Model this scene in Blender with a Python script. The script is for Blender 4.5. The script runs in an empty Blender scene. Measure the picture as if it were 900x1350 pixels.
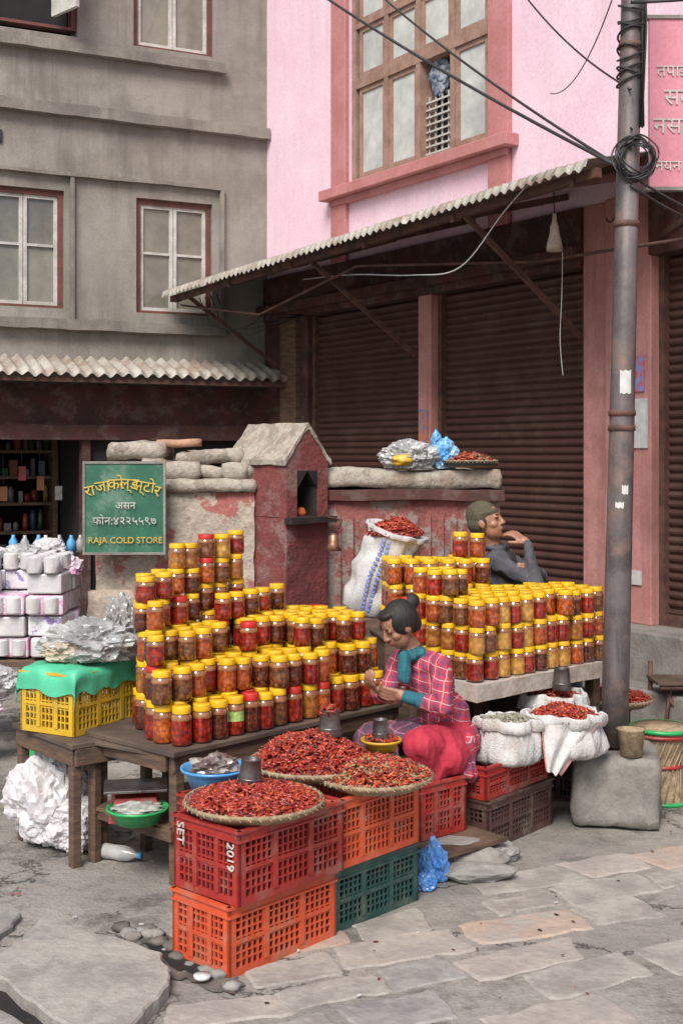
import bpy, bmesh, math, random
import numpy as np
from mathutils import Vector, Matrix, noise
random.seed(7); np.random.seed(7)
sc=bpy.context.scene
sc.view_settings.view_transform='Standard'; sc.view_settings.look='None'; sc.view_settings.exposure=0
# ---------------------------------------------------------------- materials
def newmat(name):
    m=bpy.data.materials.new(name); m.use_nodes=True
    nt=m.node_tree; b=nt.nodes['Principled BSDF']; return m,nt,b
def c4(c): return (c[0],c[1],c[2],1)
def mixn(nt,f,a,b,mode='MIX'):
    n=nt.nodes.new('ShaderNodeMix'); n.data_type='RGBA'; n.blend_type=mode
    for i,v in ((0,f),(6,a),(7,b)):
        if isinstance(v,(int,float)): n.inputs[i].default_value=v
        elif isinstance(v,tuple): n.inputs[i].default_value=c4(v)
        else: nt.links.new(v,n.inputs[i])
    return n.outputs[2]
def coords(nt,scale=(1,1,1)):
    t=nt.nodes.new('ShaderNodeTexCoord'); m=nt.nodes.new('ShaderNodeMapping')
    m.inputs['Scale'].default_value=scale; nt.links.new(t.outputs['Object'],m.inputs[0]); return m.outputs[0]
def noi(nt,vec,s,d=6,r=.6):
    n=nt.nodes.new('ShaderNodeTexNoise'); n.inputs['Scale'].default_value=s
    n.inputs['Detail'].default_value=d; n.inputs['Roughness'].default_value=r
    nt.links.new(vec,n.inputs['Vector']); return n.outputs[0]
def ramp(nt,f,a,b):
    n=nt.nodes.new('ShaderNodeMapRange'); n.inputs[1].default_value=a; n.inputs[2].default_value=b
    nt.links.new(f,n.inputs[0]); return n.outputs[0]
def mth(nt,op,a,b=0.0,c=0.0):
    n=nt.nodes.new('ShaderNodeMath'); n.operation=op
    for i,v in enumerate((a,b,c)):
        if isinstance(v,(int,float)): n.inputs[i].default_value=v
        else: nt.links.new(v,n.inputs[i])
    return n.outputs[0]
def bumpn(nt,b,h,st,dist=.01):
    n=nt.nodes.new('ShaderNodeBump'); n.inputs['Strength'].default_value=st; n.inputs['Distance'].default_value=dist
    nt.links.new(h,n.inputs['Height']); nt.links.new(n.outputs[0],b.inputs['Normal'])
def M(name,c1,c2=None,scale=4,rough=.8,bump=.3,bs=40,metal=0,coat=0,stretch=(1,1,1),dirt=None,dirtamt=.5,dscale=2,trans=0,lo=.4,hi=.62,streak=None):
    m,nt,b=newmat(name); v=coords(nt,stretch)
    c2=c2 or tuple(x*.72 for x in c1)
    n1=noi(nt,v,scale); col=mixn(nt,ramp(nt,n1,lo,hi),c1,c2)
    n2=noi(nt,v,bs,4); col=mixn(nt,.35,col,mixn(nt,ramp(nt,n2,.3,.7),(.45,.45,.45),(1,1,1)),'MULTIPLY')
    if dirt:
        vs=coords(nt); n3=noi(nt,vs,dscale,8,.7); col=mixn(nt,mth(nt,'MULTIPLY',ramp(nt,n3,.5,.62),dirtamt),col,dirt)
    if streak:
        vk=coords(nt,(5,5,.35)); n4=noi(nt,vk,1.6,8,.7); n5=noi(nt,coords(nt),.9,3)
        col=mixn(nt,mth(nt,'MULTIPLY',mth(nt,'MULTIPLY',ramp(nt,n4,.46,.68),ramp(nt,n5,.35,.6)),.75),col,streak)
    nt.links.new(col,b.inputs['Base Color'])
    b.inputs['Roughness'].default_value=rough; b.inputs['Metallic'].default_value=metal
    b.inputs['Coat Weight'].default_value=coat; b.inputs['Transmission Weight'].default_value=trans
    if bump>0: bumpn(nt,b,n2,bump,.01)
    return m
def jarmat(name,a,b_,c,sc_=55,rough=.12):
    m,nt,b=newmat(name); v=coords(nt,(1,1,.8))
    vo=nt.nodes.new('ShaderNodeTexVoronoi'); vo.inputs['Scale'].default_value=sc_; nt.links.new(v,vo.inputs['Vector'])
    sep=nt.nodes.new('ShaderNodeSeparateColor'); nt.links.new(vo.outputs['Color'],sep.inputs[0])
    col=mixn(nt,sep.outputs[0],a,b_); col=mixn(nt,ramp(nt,vo.outputs['Distance'],.25,.75),col,c)
    big=noi(nt,coords(nt),5,2); col=mixn(nt,ramp(nt,big,.4,.65),col,mixn(nt,.5,col,c))
    nt.links.new(col,b.inputs['Base Color']); b.inputs['Roughness'].default_value=rough
    b.inputs['Coat Weight'].default_value=.9; b.inputs['Coat Roughness'].default_value=.02
    return m
def plaid(name,base,l1,l2,s=16,k1=.55,k2=.4):
    m,nt,b=newmat(name); t=nt.nodes.new('ShaderNodeTexCoord'); sp=nt.nodes.new('ShaderNodeSeparateXYZ')
    nt.links.new(t.outputs['Object'],sp.inputs[0]); x,y,z=sp.outputs
    wob=mth(nt,'MULTIPLY',noi(nt,coords(nt),5,2),.05)
    a=mth(nt,'MULTIPLY',mth(nt,'ADD',mth(nt,'SUBTRACT',mth(nt,'MULTIPLY',x,.8),mth(nt,'MULTIPLY',y,.5)),wob),s)
    c=mth(nt,'MULTIPLY',mth(nt,'ADD',mth(nt,'ADD',z,mth(nt,'MULTIPLY',x,.25)),wob),s)
    fa=mth(nt,'FRACT',a); fc=mth(nt,'FRACT',c)
    col=mixn(nt,mth(nt,'MULTIPLY',mth(nt,'LESS_THAN',fa,.32),k1),base,l1)
    col=mixn(nt,mth(nt,'MULTIPLY',mth(nt,'LESS_THAN',fc,.32),k2),col,l1)
    f2=mth(nt,'MAXIMUM',mth(nt,'LESS_THAN',mth(nt,'ABSOLUTE',mth(nt,'SUBTRACT',fa,.66)),.035),mth(nt,'LESS_THAN',mth(nt,'ABSOLUTE',mth(nt,'SUBTRACT',fc,.66)),.035))
    col=mixn(nt,mth(nt,'MULTIPLY',f2,.6),col,l2)
    nt.links.new(col,b.inputs['Base Color']); b.inputs['Roughness'].default_value=.9
    bumpn(nt,b,noi(nt,coords(nt),14,3),.6,.02); return m

grey_wall=M('grey_plaster',(.32,.295,.26),(.245,.22,.19),1.6,.9,.3,60,dirt=(.15,.13,.11),dirtamt=.5,dscale=1.2,streak=(.12,.105,.09))
ledge=M('ledge_concrete',(.27,.245,.21),(.18,.16,.14),3,.9,.3,50,streak=(.1,.09,.08))
pink_wall=M('pink_plaster',(.84,.63,.715),(.80,.55,.65),1.2,.85,.2,40,dirt=(.68,.48,.55),dirtamt=.5,dscale=2,streak=(.60,.44,.48))
pink_pil=M('pink_pillar_paint',(.57,.27,.245),(.46,.20,.175),2,.8,.25,50,dirt=(.28,.13,.10),dirtamt=.55,dscale=3,streak=(.2,.1,.08))
red_band=M('red_band_paint',(.52,.22,.22),(.44,.17,.16),3,.8,.2,40)
maroon=M('maroon_old_paint',(.09,.027,.022),(.045,.02,.016),3,.8,.3,40,dirt=(.15,.11,.10),dirtamt=.5,dscale=5)
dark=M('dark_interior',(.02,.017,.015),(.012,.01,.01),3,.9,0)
shutter_m=M('shutter_brown',(.088,.036,.026),(.066,.027,.02),1.5,.6,.15,60,dirt=(.125,.075,.055),dirtamt=.5,dscale=3,streak=(.045,.022,.018))
zinc=M('corrugated_zinc',(.44,.415,.36),(.30,.26,.215),4,.6,.2,50,metal=.2,dirt=(.22,.13,.085),dirtamt=.7,dscale=3)
rust=M('rusty_steel',(.14,.065,.045),(.07,.035,.027),10,.75,.3,60)
wood=M('old_wood',(.16,.095,.06),(.08,.05,.035),6,.7,.4,30,stretch=(1,1,6))
woodl=M('table_wood',(.13,.09,.065),(.07,.05,.04),5,.65,.3,40)
winwood=M('window_wood',(.36,.23,.18),(.27,.16,.12),8,.6,.2,40)
maroon_fr=M('maroon_frame',(.17,.055,.045),(.11,.045,.035),6,.7,.2,40)
whitefr=M('white_frame',(.58,.56,.52),(.43,.41,.37),6,.6,.1,40)
glass=M('window_glass',(.25,.235,.19),(.15,.14,.12),1.2,.08,0,10,coat=.4)
glassl=M('pale_glass',(.62,.64,.60),(.42,.44,.42),1.5,.1,0,10,coat=.3)
conc=M('concrete_block',(.29,.27,.24),(.20,.18,.16),4,.9,.6,40,dirt=(.12,.11,.10),dirtamt=.5,dscale=6)
steel_pole=M('pole_metal',(.15,.13,.13),(.09,.078,.078),5,.5,.2,50,metal=.3,dirt=(.24,.15,.12),dirtamt=.7,dscale=4,streak=(.30,.27,.26))
black=M('black_rubber',(.03,.03,.032),(.02,.02,.02),5,.5,0)
paper=M('paper',(.66,.65,.62),(.5,.5,.48),20,.8,0)
ybox=M('yellow_plastic',(.70,.44,.03),(.58,.35,.02),5,.4,.1,40,dirt=(.35,.25,.08),dirtamt=.5,dscale=6)
rbox=M('red_plastic',(.38,.028,.022),(.30,.025,.02),4,.45,.15,40,dirt=(.28,.14,.11),dirtamt=.6,dscale=9)
obox=M('orange_plastic',(.66,.10,.035),(.56,.08,.03),4,.45,.15,40,dirt=(.38,.19,.13),dirtamt=.6,dscale=9)
gbox=M('green_plastic',(.03,.09,.08),(.02,.065,.055),4,.45,.15,40,dirt=(.12,.13,.11),dirtamt=.6,dscale=9)
mbox=M('maroon_plastic',(.11,.05,.045),(.07,.035,.03),4,.5,.15,40,dirt=(.2,.15,.12),dirtamt=.6,dscale=8)
bluep=M('blue_plastic',(.10,.38,.72),(.08,.32,.65),4,.3,.05,40)
greenp=M('bright_green_plastic',(.03,.42,.12),(.02,.34,.1),4,.3,.05,40)
mint=M('mint_cloth',(.10,.55,.32),(.07,.44,.25),5,.5,.4,20)
capy=M('yellow_cap',(.82,.48,.012),(.72,.39,.01),14,.32,.1,90)
capr=M('red_cap',(.55,.03,.02),(.5,.02,.02),14,.35,.1,90)
wick=M('woven_bamboo',(.46,.34,.21),(.28,.20,.12),30,.8,.9,120)
cups=M('tin_cup',(.22,.20,.19),(.12,.10,.10),12,.4,.2,60,metal=.8)
ch1=M('chili_red',(.40,.033,.018),(.26,.02,.012),60,.38,.1,80,coat=.25)
ch2=M('chili_orange',(.52,.10,.025),(.40,.05,.02),60,.42,.1,80,coat=.2)
ch3=M('chili_dark',(.20,.028,.02),(.12,.02,.015),60,.45,.1,80)
ch4=M('chili_stem',(.34,.26,.12),(.22,.16,.08),60,.6,.1,80)
sackw=M('white_woven_sack',(.66,.64,.62),(.54,.52,.50),6,.75,.7,120,dirt=(.42,.37,.33),dirtamt=.7,dscale=5)
sackb=M('sack_blue_print',(.14,.18,.50),(.3,.33,.55),40,.7,.1,60)
plast=M('clear_plastic_bag',(.66,.65,.63),(.42,.41,.40),5,.2,.8,16,trans=.4,coat=.5)
plastw=M('white_plastic_bag',(.66,.64,.64),(.50,.47,.49),8,.4,.6,16,dirt=(.45,.40,.38),dirtamt=.6,dscale=6)
pinkp=M('pink_pack',(.66,.30,.46),(.74,.62,.68),9,.4,.1,30,lo=.45,hi=.52)
packp=M('printed_pack',(.74,.73,.74),(.30,.22,.50),16,.35,.1,30,lo=.56,hi=.60,coat=.4)
signg=M('sign_green',(.03,.15,.085),(.02,.11,.065),5,.5,.1,40,dirt=(.16,.24,.18),dirtamt=.6,dscale=6)
signy=M('sign_yellow',(.66,.45,.06),(.5,.36,.08),9,.6,0)
signp=M('sign_pink',(.70,.27,.33),(.64,.23,.29),3,.5,0)
skin=M('skin_brown',(.38,.19,.12),(.32,.15,.09),20,.5,.08,90)
hair=M('black_hair',(.010,.008,.007),(.018,.015,.013),60,.6,.5,160,stretch=(1,1,.2))
eye=M('eye_dark',(.03,.02,.02),(.02,.015,.015),60,.3,0)
lip=M('lip',(.30,.10,.08),(.26,.085,.07),60,.45,0)
teal=M('teal_knit',(.025,.16,.20),(.02,.11,.14),12,.9,.5,120)
redcl=M('red_cloth',(.48,.028,.055),(.34,.018,.04),7,.85,.3,40)
plaid1=plaid('plaid_shirt',(.44,.04,.065),(.07,.05,.12),(.58,.50,.52),19)
plaid2=plaid('plaid_apron',(.12,.04,.07),(.04,.035,.06),(.42,.20,.24),17)
greyj=M('grey_jacket',(.10,.10,.115),(.07,.07,.083),9,.85,.4,60)
olive=M('olive_knit',(.11,.10,.06),(.08,.07,.045),20,.95,.8,130)
shoe=M('shoe',(.05,.04,.04),None,8,.6,.1)
J=[jarmat('pickle_red',(.44,.03,.012),(.32,.02,.01),(.12,.01,.006)),
   jarmat('pickle_orange',(.56,.15,.022),(.42,.08,.014),(.20,.03,.01),60),
   jarmat('pickle_dark',(.13,.026,.012),(.20,.045,.015),(.045,.011,.007),70),
   jarmat('pickle_amber',(.52,.23,.035),(.38,.14,.026),(.20,.06,.013),50),
   jarmat('pickle_brown',(.20,.065,.022),(.26,.09,.028),(.07,.025,.011),65),
   jarmat('pickle_yellow',(.62,.37,.07),(.54,.26,.045),(.34,.15,.035),45)]
glassneck=M('jar_glass_neck',(.34,.15,.06),(.22,.07,.03),30,.06,0,20,coat=1)
lbl=M('label_green',(.18,.5,.08),(.6,.62,.25),60,.5,0)
stonem=[M('flag_a',(.38,.35,.305),(.29,.265,.235),5,.75,.8,25,dirt=(.24,.215,.19),dirtamt=.8,dscale=5),
        M('flag_b',(.41,.365,.315),(.33,.295,.26),5,.75,.8,25,dirt=(.28,.255,.23),dirtamt=.9,dscale=4),
        M('flag_c',(.46,.345,.27),(.38,.30,.245),5,.7,.8,25,dirt=(.33,.30,.265),dirtamt=1.0,dscale=4),
        M('flag_d',(.33,.31,.285),(.26,.245,.225),5,.7,.8,25,dirt=(.2,.19,.18),dirtamt=.8,dscale=5)]
def wallmix(name,a,b_,c,s=3,thr=.5):
    m,nt,b=newmat(name); v=coords(nt)
    n1=noi(nt,v,s,8,.7); n2=noi(nt,v,s*.6,8,.7); n3=noi(nt,v,35,5)
    col=mixn(nt,ramp(nt,n1,thr,thr+.04),a,b_); col=mixn(nt,ramp(nt,n2,.54,.6),col,c)
    col=mixn(nt,.5,col,mixn(nt,ramp(nt,n3,.3,.7),(.35,.35,.35),(1,1,1)),'MULTIPLY')
    nt.links.new(col,b.inputs['Base Color']); b.inputs['Roughness'].default_value=.9
    bumpn(nt,b,mth(nt,'ADD',n1,mth(nt,'MULTIPLY',n3,.4)),.8,.03); return m
lw_left=wallmix('peeling_wall_left',(.46,.38,.31),(.38,.13,.11),(.30,.23,.18),3.5,.48)
lw_right=wallmix('peeling_wall_right',(.30,.10,.085),(.30,.23,.20),(.20,.065,.055),4,.5)
shr_m=wallmix('shrine_red',(.22,.055,.05),(.17,.045,.04),(.26,.14,.125),3,.5)
stone_top=wallmix('stone_coping',(.42,.365,.30),(.30,.25,.20),(.35,.27,.21),6,.5)
near_black=M('near_black',(.012,.01,.01),(.03,.02,.015),8,.9,.2)
mud=M('damp_mud',(.09,.078,.065),(.17,.15,.13),7,.7,.8,20)

def groundmat():
    m,nt,b=newmat('ground_concrete'); v=coords(nt)
    n1=noi(nt,v,.9,8,.65); n2=noi(nt,v,7,8,.7); n3=noi(nt,v,60,4)
    col=mixn(nt,ramp(nt,n1,.38,.62),(.36,.33,.29),(.25,.228,.20))
    col=mixn(nt,mth(nt,'MULTIPLY',ramp(nt,n2,.50,.64),.6),col,(.18,.16,.14))
    n6=noi(nt,v,1.9,8,.7); col=mixn(nt,mth(nt,'MULTIPLY',ramp(nt,n6,.54,.62),.7),col,(.12,.107,.095))
    col=mixn(nt,.45,col,mixn(nt,ramp(nt,n3,.3,.7),(.5,.5,.5),(1,1,1)),'MULTIPLY')
    vo=nt.nodes.new('ShaderNodeTexVoronoi'); vo.feature='DISTANCE_TO_EDGE'; vo.inputs['Scale'].default_value=.9
    wv=nt.nodes.new('ShaderNodeVectorMath'); wv.operation='ADD'
    nz=nt.nodes.new('ShaderNodeTexNoise'); nz.inputs['Scale'].default_value=2.5; nz.inputs['Detail'].default_value=9; nz.inputs['Roughness'].default_value=.65; nt.links.new(v,nz.inputs['Vector'])
    sc2=nt.nodes.new('ShaderNodeVectorMath'); sc2.operation='SCALE'; sc2.inputs['Scale'].default_value=.9; nt.links.new(nz.outputs['Color'],sc2.inputs[0])
    nt.links.new(v,wv.inputs[0]); nt.links.new(sc2.outputs[0],wv.inputs[1]); nt.links.new(wv.outputs[0],vo.inputs['Vector'])
    cr=mth(nt,'MAXIMUM',ramp(nt,vo.outputs['Distance'],.0,.012),ramp(nt,noi(nt,v,2.2,3),.50,.58)); col=mixn(nt,cr,(.12,.105,.09),col)
    nt.links.new(col,b.inputs['Base Color'])
    nt.links.new(mth(nt,'SUBTRACT',.82,mth(nt,'MULTIPLY',ramp(nt,n6,.56,.63),.35)),b.inputs['Roughness'])
    bumpn(nt,b,mth(nt,'ADD',mth(nt,'ADD',n2,mth(nt,'MULTIPLY',n3,.3)),mth(nt,'MULTIPLY',cr,.6)),.8,.03); return m
gm=groundmat()
# ---------------------------------------------------------------- mesh builder
class MB:
    def __init__(s): s.V=[];s.F=[];s.Mi=[];s.S=[];s.mats=[];s.T=Matrix.Identity(4)
    def mi(s,m):
        if m not in s.mats: s.mats.append(m)
        return s.mats.index(m)
    def add(s,vs,fs,m,smooth=False):
        o=len(s.V); T=s.T
        s.V+= [tuple(T@Vector(v)) for v in vs]; k=s.mi(m)
        s.F+= [tuple(i+o for i in f) for f in fs]; s.Mi+=[k]*len(fs); s.S+=[smooth]*len(fs)
    def box(s,c,d,m,rz=0,R=None):
        hx,hy,hz=d[0]/2,d[1]/2,d[2]/2
        Rm=R if R is not None else Matrix.Rotation(rz,3,'Z')
        vs=[Vector(c)+Rm@Vector((x*hx,y*hy,z*hz)) for x,y,z in ((-1,-1,-1),(1,-1,-1),(1,1,-1),(-1,1,-1),(-1,-1,1),(1,-1,1),(1,1,1),(-1,1,1))]
        s.add(vs,[(0,3,2,1),(4,5,6,7),(0,1,5,4),(1,2,6,5),(2,3,7,6),(3,0,4,7)],m)
    def b2(s,lo,hi,m): s.box([(a+b)/2 for a,b in zip(lo,hi)],[abs(b-a) for a,b in zip(lo,hi)],m)
    def beam(s,p0,p1,w,h,m):
        p0=Vector(p0);p1=Vector(p1);d=p1-p0;q=d.to_track_quat('X','Z').to_matrix()
        s.box((p0+p1)/2,(d.length,w,h),m,R=q)
    def lathe(s,prof,c,m,seg=20,R=None,smooth=True,wob=0,mats=None,sx=1,sy=1,pleat=0):
        c=Vector(c);vs=[];fs=[];n=len(prof);R=R or Matrix.Identity(3)
        for i,(r,z) in enumerate(prof):
            for k in range(seg):
                a=2*math.pi*k/seg; rr=r
                if wob: rr=r*(1+wob*noise.noise(Vector((math.cos(a)*2.2+c.x*7,math.sin(a)*2.2,z*9))))
                dz=0
                if pleat:
                    q=noise.noise(Vector((math.cos(a)*7+c.x*5,math.sin(a)*7,z*5+3))); rr*=1-pleat*abs(q)*1.4; dz=pleat*.12*noise.noise(Vector((math.cos(a)*3,math.sin(a)*3+c.x,9)))*(z>.02)
                vs.append(c+R@Vector((rr*math.cos(a)*sx,rr*math.sin(a)*sy,z+dz)))
        if mats is None:
            for i in range(n-1):
                for k in range(seg):
                    fs.append((i*seg+k,i*seg+(k+1)%seg,(i+1)*seg+(k+1)%seg,(i+1)*seg+k))
            s.add(vs,fs,m,smooth)
        else:
            o=len(s.V); s.V+=[tuple(s.T@v) for v in vs]
            for i in range(n-1):
                kk=s.mi(mats[i])
                for k in range(seg):
                    s.F.append((o+i*seg+k,o+i*seg+(k+1)%seg,o+(i+1)*seg+(k+1)%seg,o+(i+1)*seg+k)); s.Mi.append(kk); s.S.append(smooth)
    def tube(s,pts,r,m,seg=6,taper=None,closed=True):
        pts=[Vector(p) for p in pts];vs=[];fs=[];n=len(pts)
        up=Vector((0,0,1))
        for i,p in enumerate(pts):
            d=(pts[min(i+1,n-1)]-pts[max(i-1,0)]).normalized()
            a=d.cross(up); 
            if a.length<.05: a=d.cross(Vector((1,0,0)))
            a.normalize(); b=d.cross(a); rr=r if taper is None else taper[i]
            for k in range(seg):
                t=2*math.pi*k/seg; vs.append(p+a*rr*math.cos(t)+b*rr*math.sin(t))
        for i in range(n-1):
            for k in range(seg): fs.append((i*seg+k,i*seg+(k+1)%seg,(i+1)*seg+(k+1)%seg,(i+1)*seg+k))
        if closed: fs.append(tuple(range(seg-1,-1,-1))); fs.append(tuple(range((n-1)*seg,n*seg)))
        s.add(vs,fs,m,True)
    def build(s,name,parent=None,bevel=0,solid=0):
        me=bpy.data.meshes.new(name); me.from_pydata(s.V,[],s.F)
        for m in s.mats: me.materials.append(m)
        me.polygons.foreach_set('material_index',s.Mi); me.polygons.foreach_set('use_smooth',s.S); me.update()
        o=bpy.data.objects.new(name,me); sc.collection.objects.link(o)
        if parent: o.parent=parent
        if bevel:
            md=o.modifiers.new('b','BEVEL'); md.width=bevel; md.segments=2; md.limit_method='ANGLE'; md.angle_limit=.7
        return o
def empty(name):
    o=bpy.data.objects.new(name,None); sc.collection.objects.link(o); return o
def basis(origin,xd,yd):
    return Matrix(((xd[0],yd[0],0,origin[0]),(xd[1],yd[1],0,origin[1]),(0,0,1,origin[2] if len(origin)>2 else 0),(0,0,0,1)))
def rotm(origin,deg):
    a=math.radians(deg); return basis(origin,(math.cos(a),math.sin(a)),(-math.sin(a),math.cos(a)))
def roughbox(mb,lo,hi,m,step=.08,amp=.02,seed=0,sm=None):
    d=[hi[i]-lo[i] for i in range(3)]; n=[max(1,int(x/step)) for x in d]
    idx={};vs=[];fs=[]
    def vid(i,j,k):
        if (i,j,k) not in idx:
            p=Vector((lo[0]+d[0]*i/n[0],lo[1]+d[1]*j/n[1],lo[2]+d[2]*k/n[2]))
            q=noise.noise_vector(p*3+Vector((seed,0,0)))*amp+noise.noise_vector(p*11+Vector((seed,5,0)))*amp*.5
            if sm:
                # round the corners of weathered masonry
                e=sum(1 for a,b_ in ((i,n[0]),(j,n[1]),(k,n[2])) if a in (0,b_))
                if e>=2:
                    cc=Vector(((lo[0]+hi[0])/2,(lo[1]+hi[1])/2,(lo[2]+hi[2])/2)); q+=(cc-p).normalized()*.016*(e-1)
            idx[(i,j,k)]=len(vs); vs.append(p+q)
        return idx[(i,j,k)]
    for i in range(n[0]):
        for j in range(n[1]):
            fs.append((vid(i,j,n[2]),vid(i+1,j,n[2]),vid(i+1,j+1,n[2]),vid(i,j+1,n[2])))
            fs.append((vid(i,j,0),vid(i,j+1,0),vid(i+1,j+1,0),vid(i+1,j,0)))
    for i in range(n[0]):
        for k in range(n[2]):
            fs.append((vid(i,0,k),vid(i+1,0,k),vid(i+1,0,k+1),vid(i,0,k+1)))
            fs.append((vid(i,n[1],k),vid(i,n[1],k+1),vid(i+1,n[1],k+1),vid(i+1,n[1],k)))
    for j in range(n[1]):
        for k in range(n[2]):
            fs.append((vid(0,j,k),vid(0,j,k+1),vid(0,j+1,k+1),vid(0,j+1,k)))
            fs.append((vid(n[0],j,k),vid(n[0],j+1,k),vid(n[0],j+1,k+1),vid(n[0],j,k+1)))
    mb.add(vs,fs,m,(amp>.025) if sm is None else sm)
def blob(mb,c,r,m,amp=.35,fr=2.5,seed=0,sub=4,flat=None,crease=0):
    bm=bmesh.new(); bmesh.ops.create_icosphere(bm,subdivisions=sub,radius=1)
    vs=[]
    for v in bm.verts:
        p=v.co.copy(); q=p*fr+Vector((seed*3.1,seed,0))
        k=1+amp*(noise.noise(q)+.4*abs(noise.noise(q*2.3)))
        if crease: k-=crease*(1.3*abs(noise.noise(q*1.5+Vector((9,2,1))))+.8*abs(noise.noise(q*3.2+Vector((2,8,1))))+.4*abs(noise.noise(q*6.5))-.4)
        w=Vector((p.x*r[0],p.y*r[1],p.z*r[2]))*k
        if flat is not None and w.z<-flat: w.z=-flat+(w.z+flat)*.05
        vs.append(Vector(c)+w)
    fs=[tuple(v.index for v in f.verts) for f in bm.faces]; bm.free(); mb.add(vs,fs,m,crease==0)
def text(body,loc,size,mat,parent,rz=0,ext=.002,tilt=0,name='lettering',align='CENTER'):
    cu=bpy.data.curves.new(name,'FONT'); cu.body=body; cu.size=size; cu.extrude=ext; cu.align_x=align
    cu.materials.append(mat); o=bpy.data.objects.new(name,cu); sc.collection.objects.link(o)
    o.location=loc; o.rotation_euler=(math.radians(90),tilt,rz); o.parent=parent; return o
# ---------------------------------------------------------------- ground
mb=MB(); mb.add([(-60,-60,0),(60,-60,0),(60,60,0),(-60,60,0)],[(0,1,2,3)],gm); mb.build('ground')
mb=MB(); mb.T=rotm((.3,4.2,0),24)
rng=random.Random(3); y=-4.0
while y<4.5:
    h=rng.uniform(.20,.38); x=-3.5+rng.uniform(0,.5)
    while x<7:
        w=rng.uniform(.26,.62); g=.012
        keep=True
        P=mb.T@Vector((x+w/2,y+h/2,0))
        if P.y>5.0+ .72*(P.x-.0)*1.0 and P.x<1.9: keep=False
        if P.x<-.40 : keep=False
        if P.x>1.0 and P.y>8.3: keep=False
        if keep and rng.random()<.80:
            j=lambda: rng.uniform(-.034,.034)
            cs=[(x+g+j(),y+g+j()),(x+w-g+j(),y+g+j()),(x+w-g+j(),y+h-g+j()),(x+g+j(),y+h-g+j())]
            pts=[]
            for a in range(4):
                A=Vector(cs[a]);B=Vector(cs[(a+1)%4]);
                for t in (.05,.15,.27,.4,.5,.6,.73,.85,.95):
                    p=A.lerp(B,t); q=noise.noise_vector(Vector((p.x*8,p.y*8,1)))*.026+noise.noise_vector(Vector((p.x*28,p.y*28,4)))*.012; pts.append((p.x+q.x,p.y+q.y))
            z=.0035+rng.uniform(.0,.004); n=len(pts); tx=rng.uniform(-.004,.004); ty=rng.uniform(-.005,.005)
            cx=sum(p[0] for p in pts)/n; cy=sum(p[1] for p in pts)/n
            ins=[(cx+(p[0]-cx)*.94,cy+(p[1]-cy)*.92) for p in pts]
            vs=[(p[0],p[1],-.01) for p in pts]+[(p[0],p[1],.0008) for p in pts]+[(p[0],p[1],max(.002,z+tx*(p[0]-cx)/w+ty*(p[1]-cy)/h)) for p in ins]
            fs=[(i,(i+1)%n,n+(i+1)%n,n+i) for i in range(n)]+[(n+i,n+(i+1)%n,2*n+(i+1)%n,2*n+i) for i in range(n)]+[tuple(range(2*n,3*n))]
            mb.add(vs,fs,rng.choice([stonem[0],stonem[0],stonem[1],stonem[1],stonem[2],stonem[3],stonem[0]]))
        x+=w
    y+=h
mb.build('flagstone_pavement')
def slab(name,pts,z0,z1,m):
    mb=MB(); q=[]
    n=len(pts)
    for i in range(n):
        A=Vector(pts[i]);B=Vector(pts[(i+1)%n])
        for t in (0,.09,.18,.27,.36,.45,.54,.63,.72,.81,.9):
            p=A.lerp(B,t); w=noise.noise_vector(Vector((p.x*5,p.y*5,3)))*.03+noise.noise_vector(Vector((p.x*25,p.y*25,3)))*.018; q.append((p.x+w.x,p.y+w.y))
    k=len(q); cx=sum(p[0] for p in q)/k; cy=sum(p[1] for p in q)/k
    ins=[(cx+(p[0]-cx)*.975,cy+(p[1]-cy)*.975) for p in q]
    mb.add([(a,b,z0) for a,b in q]+[(a,b,z1-.008) for a,b in q]+[(a,b,z1) for a,b in ins],[(i,(i+1)%k,k+(i+1)%k,k+i) for i in range(k)]+[(k+i,k+(i+1)%k,2*k+(i+1)%k,2*k+i) for i in range(k)]+[tuple(range(2*k,3*k))],m)
    return mb.build(name)
slab('drain_cover_slab',[(-1.20,4.98),(-.66,4.66),(-.60,4.42),(-.72,3.9),(-1.3,4.5)],.0,.055,stonem[0])
slab('drain_cover_slab',[(-1.30,4.36),(-.80,3.86),(-.8,3.3),(-1.9,3.3),(-2.0,4.3)],.0,.05,stonem[3])
slab('drain_cover_slab',[(-1.95,5.3),(-1.3,5.12),(-1.36,4.66),(-1.9,4.6)],.0,.03,stonem[3])
mb=MB(); mb.add([(-1.34,4.6,.006),(-.74,3.9,.006),(-.74,3.7,.006),(-1.6,4.4,.006)],[(0,3,2,1)],near_black)  # flat sheet on solid ground, its black paints the shaded depth of the gap
pts=[]
for i in range(60):
    t=i/60*2*math.pi; rr=1+.35*noise.noise(Vector((math.cos(t)*2,math.sin(t)*2,7)))+.15*noise.noise(Vector((math.cos(t)*7,math.sin(t)*7,3)))
    a_=.36*math.cos(t)*rr; b_=.10*math.sin(t)*rr; pts.append((-.60+a_*.62+b_*.78,4.70+a_*-.78*1+b_*.62,.006))
mb.add(pts,[tuple(range(60))],mud); mb.add([(-.60+(p[0]+.60)*.6,4.70+(p[1]-4.70)*.6,.010) for p in pts],[tuple(range(60))],near_black); mb.build('drain_gap')  # mud rim is dirt; the black core paints the darkness of a hole
mb=MB(); rg=random.Random(77)
for i in range(26):
    t=rg.uniform(-1,1); s_=rg.uniform(.012,.04); blob(mb,(-.60+t*.24+rg.uniform(-.05,.05),4.72-t*.27+rg.uniform(-.05,.05),s_*.4),(s_,s_*.8,s_*.5),rg.choice([conc,stonem[3],mud]),.4,1.5,i,2)
mb.build('rubble')
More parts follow.
